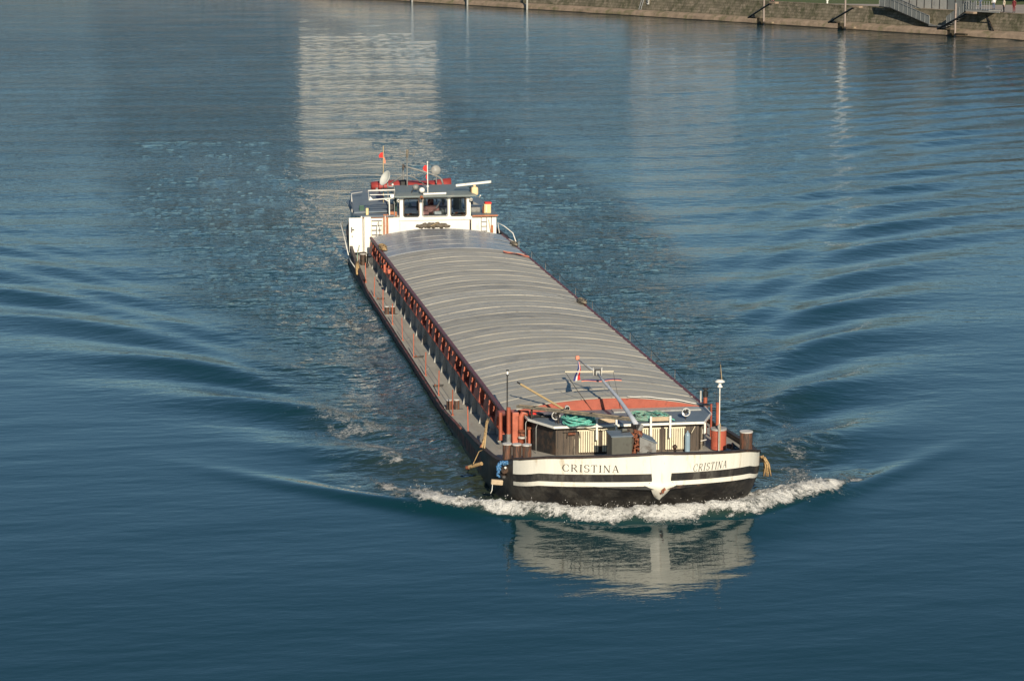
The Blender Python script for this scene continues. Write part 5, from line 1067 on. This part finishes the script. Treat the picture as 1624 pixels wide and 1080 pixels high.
small('marker_post', s_at(1598), 8, lambda g: (g.cyl((0, 0, 0), (0, 0, 1.1), .07, M['sign_yellow'], n=10), g.cyl((0, 0, 1.1), (0, 0, 1.18), .09, M['sign_yellow'], n=10)), 'thin yellow post on the paved apron at the top right', 'post')

# people (skin-modifier figures)
def person(joints, edges, radii, parts_col, name_loc, rz, label):
    r = empty('person', name_loc, rz); tag(r, label, 'person')
    me = bpy.data.meshes.new('body'); me.from_pydata(joints, edges, []); o = bpy.data.objects.new('body', me); C.objects.link(o); o.parent = r
    md = o.modifiers.new('skin', 'SKIN'); sv = me.skin_vertices[0].data if me.skin_vertices else None
    if sv is None:
        bm = bmesh.new(); bm.from_mesh(me); bm.verts.layers.skin.verify(); bm.to_mesh(me); bm.free(); sv = me.skin_vertices[0].data
    for i, rd in enumerate(radii): sv[i].radius = (rd, rd)
    sv[0].use_root = True; sb = o.modifiers.new('sub', 'SUBSURF'); sb.levels = 1; sb.render_levels = 1
    return r, o
def figure(pose, label, loc, rz, top, bottom, hair='hair'):
    # pose: joints of pelvis, chest, neck, head base, head top, arms, legs
    J = pose; E = [(0, 1), (1, 2), (2, 3), (3, 4), (1, 5), (5, 6), (6, 7), (7, 8), (1, 9), (9, 10), (10, 11), (11, 12), (0, 13), (13, 14), (14, 15), (15, 16), (0, 17), (17, 18), (18, 19), (19, 20)]
    Rr = [.15, .15, .055, .09, .085, .075, .055, .04, .035, .075, .055, .04, .035, .105, .07, .045, .05, .105, .07, .045, .05]
    r, o = person(J, E, Rr, None, loc, rz, label)
    dg = bpy.context.evaluated_depsgraph_get(); me = bpy.data.meshes.new_from_object(o.evaluated_get(dg)); o.modifiers.clear(); o.data = me
    me.materials.clear()
    for m in ('skin', top, bottom, 'cloth_dark'): me.materials.append(M[m])
    neck = J[2][2]; hip = J[0][2]; hands = [Vector(J[8]), Vector(J[12])]; feet = [Vector(J[16]), Vector(J[20]), Vector(J[15]), Vector(J[19])]
    def seg(p, a, b):
        a, b = Vector(a), Vector(b); d = b - a; t = max(0, min(1, (p - a).dot(d) / max(d.dot(d), 1e-6))); return (p - a - d * t).length
    for p in me.polygons:
        c = p.center; p.use_smooth = True
        dl = min(seg(c, J[13], J[14]) , seg(c, J[14], J[15]), seg(c, J[17], J[18]), seg(c, J[18], J[19]))
        da = min(seg(c, J[0], J[1]) - .05, seg(c, J[5], J[6]), seg(c, J[6], J[7]), seg(c, J[9], J[10]), seg(c, J[10], J[11]))
        if min((c - h).length for h in hands) < .08 or c.z > neck + .03: k = 0
        elif min((c - f).length for f in feet) < .10: k = 3
        elif dl < da: k = 2
        else: k = 1
        p.material_index = k
    # hair, shoes of the figure as a cap
    hx = Vector(J[4]); hb = Vector(J[3]); g = MB(); c = (hx + hb) / 2 + Vector((0, .02, .03))
    g.lathe([(.001, .125), (.06, .115), (.10, .07), (.112, 0), (.10, -.05), (.085, -.06), (.001, -.03)], M[hair], tuple(c), 12, Matrix.Rotation(R(-18), 3, 'X')); g.build('hair', r)
    g = MB(); cf = (hx + hb) / 2 + Vector((0, -.085, 0)); g.box(tuple(cf + Vector((0, -.02, -.01))), (.025, .04, .045), M['skin'], bev=.01)
    for dx in (-.035, .035): g.box(tuple(cf + Vector((dx, -.004, .025))), (.02, .01, .01), M['dark'])
    g.box(tuple(cf + Vector((0, -.002, -.055))), (.05, .01, .012), M['cloth_red']); g.build('face', r)
    return r
stand = [(0, 0, .95), (0, 0, 1.32), (0, 0, 1.48), (0, -.01, 1.56), (0, -.01, 1.70), (.19, 0, 1.40), (.25, .03, 1.12), (.24, -.06, .88), (.24, -.08, .78), (-.19, 0, 1.40), (-.26, .02, 1.12), (-.25, -.06, .88), (-.25, -.08, .78), (.10, 0, .86), (.12, -.02, .48), (.13, .02, .08), (.13, -.12, .03), (-.10, 0, .86), (-.11, 0, .48), (-.12, .04, .08), (-.14, -.09, .03)]
sit = [(0, 0, .10), (0, .02, .45), (0, .0, .62), (0, -.03, .70), (0, -.03, .84), (.19, .0, .54), (.24, -.05, .28), (.18, -.25, .18), (.14, -.32, .18), (-.19, 0, .54), (-.25, -.04, .28), (-.18, -.24, .18), (-.13, -.31, .18), (.10, -.06, .08), (.15, -.44, .10), (.14, -.40, -.32), (.15, -.52, -.38), (-.10, -.06, .08), (-.17, -.43, .10), (-.24, -.36, -.30), (-.27, -.48, -.36)]
FR = math.atan2(-QN.y, -QN.x) + math.pi / 2     # facing the river
figure(sit, 'person in pink top and dark trousers sitting on the quay edge beside a pile', qw(s_at(1203), 2.25, 3.14), FR, 'pink', 'cloth_dark')
figure(stand, 'person in dark red clothes standing on the quay right of the railed platform', qw(s_at(1576), 2.6, 3.13), FR + .3, 'cloth_red', 'cloth_red')
figure(stand, 'person in a beige coat standing at the right end of the railed platform', qw(s_at(1563), 2.3, 3.43 - .3), FR - .3, 'cloth_beige', 'cloth_dark')
figure(stand, 'person in blue behind the railing of the platform, next to the right tall pile', qw(s_at(1530), 1.9, 3.43), FR, 'jeans', 'jeans')
figure(stand, 'person in a white top behind the platform railing, between the blue and the beige figure', qw(s_at(1549), 2.1, 3.43), FR + .2, 'whiteflag', 'jeans')

# ------------------------------------------------------------------ hills, trees and houses beyond (above the frame; seen in the water)
def hills():
    vs = []; fs = []; N = 130; rows_ = [(0, 0), (18, .40), (50, .80), (110, 1.0), (300, 1.0), (700, .8)]
    for i in range(N):
        t = i / (N - 1); s = -330 + 2200 * t
        for k, (o, h) in enumerate(rows_):
            n_ = fbm(np.array([s * .008]), np.array([k * .4 + 1.0]), 3, 4)[0]
            hh = (19 * (1 - float(sstep(150, 300, np.array([s])))) + 5) * (.62 + .75 * n_)
            v = quay_pt(s) + QN * (48 + o * .8); vs.append((v.x, v.y, 3.9 + o * .004 + h * hh))
    m = len(rows_)
    for i in range(N - 1):
        for k in range(m - 1): fs.append((i * m + k, i * m + k + 1, (i + 1) * m + k + 1, (i + 1) * m + k))
    g = MB(); g.add(vs, fs, M['hill'], True); o = g.build('hills'); o['kind'] = 'structure'
M['hill'] = mat('winter_hillside', (.075, .062, .042), .95, var=.35, vscale=.05, dirt=(.05, .055, .03), dirt_amt=.5, dirt_scale=.03)
M['leaf'] = mat('winter_twigs', (.085, .062, .035), .95, var=.4, vscale=.5, dirt=(.045, .05, .022), dirt_amt=.4, dirt_scale=.1)
M['bark'] = mat('bark', (.06, .045, .03), .9, var=.3)
hills()
def far_ridge():
    vs = []; fs = []; N = 160; prof = [(0, 0), (.18, .22), (.42, .55), (.7, .85), (1.0, 1.0), (1.5, .9)]
    for i in range(N):
        t = i / (N - 1); a = R(-75 + 150 * t); d0 = 900 + 160 * math.sin(t * 5) + (300 * (1 - t))
        hh = 78 + 26 * (fbm(np.array([t * 14]), np.array([2.0]), 17, 4)[0] - .5) * 2 + 14 * t
        for k, h in prof: d = d0 + 420 * k; vs.append((d * math.sin(a), d * math.cos(a), -1 + h * hh))
    m = len(prof)
    for i in range(N - 1):
        for k in range(m - 1): fs.append((i * m + k, i * m + k + 1, (i + 1) * m + k + 1, (i + 1) * m + k))
    g = MB(); g.add(vs, fs, M['ridge'], True); o = g.build('hills'); o['kind'] = 'structure'
M['ridge'] = mat('distant_wooded_ridge', (.050, .052, .045), .95, var=.3, vscale=.02, dirt=(.085, .075, .05), dirt_amt=.35, dirt_scale=.012)
far_ridge()
# wood: many ragged crowns of small faces on trunks, one mass
rnd = random.Random(5); g = MB(); tv = []; tf = []
def crown(cx, cy, cz, rx, rz, n):
    for _ in range(n):
        a = rnd.uniform(0, 6.28); u = rnd.uniform(-1, 1); rr = rnd.uniform(.35, 1) ** .6; s_ = math.sqrt(1 - u * u)
        p = Vector((cx + rx * rr * s_ * math.cos(a), cy + rx * rr * s_ * math.sin(a), cz + rz * rr * u)); q = [Vector((rnd.gauss(0, 1.1), rnd.gauss(0, 1.1), rnd.gauss(0, .9))) for _ in range(3)]
        b = len(tv); tv.extend([tuple(p + v) for v in q]); tf.append((b, b + 1, b + 2))
trunks = MB()
for k in range(230):
    s = rnd.uniform(-170, 125); o = rnd.uniform(24, 90)
    if 60 < s < 120 and o < 60: continue
    h = rnd.uniform(10, 16) * (1 if s < 60 else .7); c = qw(s, o, 3.6); crown(c[0], c[1], 3.6 + h * .62, h * .30, h * .42, 130)
    trunks.cyl((c[0], c[1], 3.2), (c[0], c[1], 3.6 + h * .6), .3, M['bark'], r1=.1, n=5)
g.add(tv, tf, M['leaf']); g.add(trunks.v, trunks.f, M['bark']); o = g.build('wood', fix=False); tag(o, 'brown winter wood on the bank behind the quay', 'wood', kind='stuff')
M['facade'] = mat('pale_render', (.56, .51, .42), .8, var=.06, vscale=.2)
def house(s, o, w_, d_, h, label, floors, mm='facade'):
    r = empty('apartment_building', qw(s, o, 3.4), 0); tag(r, label, 'building')
    g = MB(); g.b2(-w_ / 2, w_ / 2, 0, d_, -.6, h, M[mm]); g.build('wall', r)
    g = MB(); g.prism([(-.6, h), (d_ + .6, h), (d_ / 2, h + 3.2)], M['roof'], 'x', -w_ / 2 - .5, w_ / 2 + .5); g.build('roof', r)
    for f in range(floors):
        for k in range(int(w_ / 4.5)):
            x = -w_ / 2 + 2.6 + k * 4.5; z = 1.2 + f * (h - 1) / floors
            g = MB(); g.b2(x - .45, x + .45, -.04, -.005, z, z + 1.3, M['slab']); g.build('window', r)
house_r = []
M['facade2'] = mat('grey_render', (.18, .165, .14), .8, var=.06, vscale=.2)
def house_at(u0, u1, d, h, label, floors, mm='facade'):
    a = (u0 + u1) / 2; x = (a - 812) / 3842 * d; w_ = (u1 - u0) / 3842 * d
    rel_ = Vector((x, d, 0)) - quay_pt(0); house(rel_.dot(QD), rel_.dot(QN), w_, 12, h, label, floors, mm)
house_at(478, 692, 540, 12, 'tall pale block of flats far up the right bank', 9)
house_at(1000, 1165, 410, 9, 'pale house on the bank behind the quay', 3, 'facade2')
x = (1333 - 812) / 3842 * 352; g = MB(); g.cyl((0, 0, 0), (0, 0, 12), .30, M['white2'], r1=.22, n=12); g.cyl((0, 0, 12), (0, 0, 12.6), .6, M['white2'], n=12)
o = g.build('signal_mast'); o.location = (x, 352, 3.4); tag(o, 'tall white round mast on the bank, mirrored as a bright streak', 'mast')
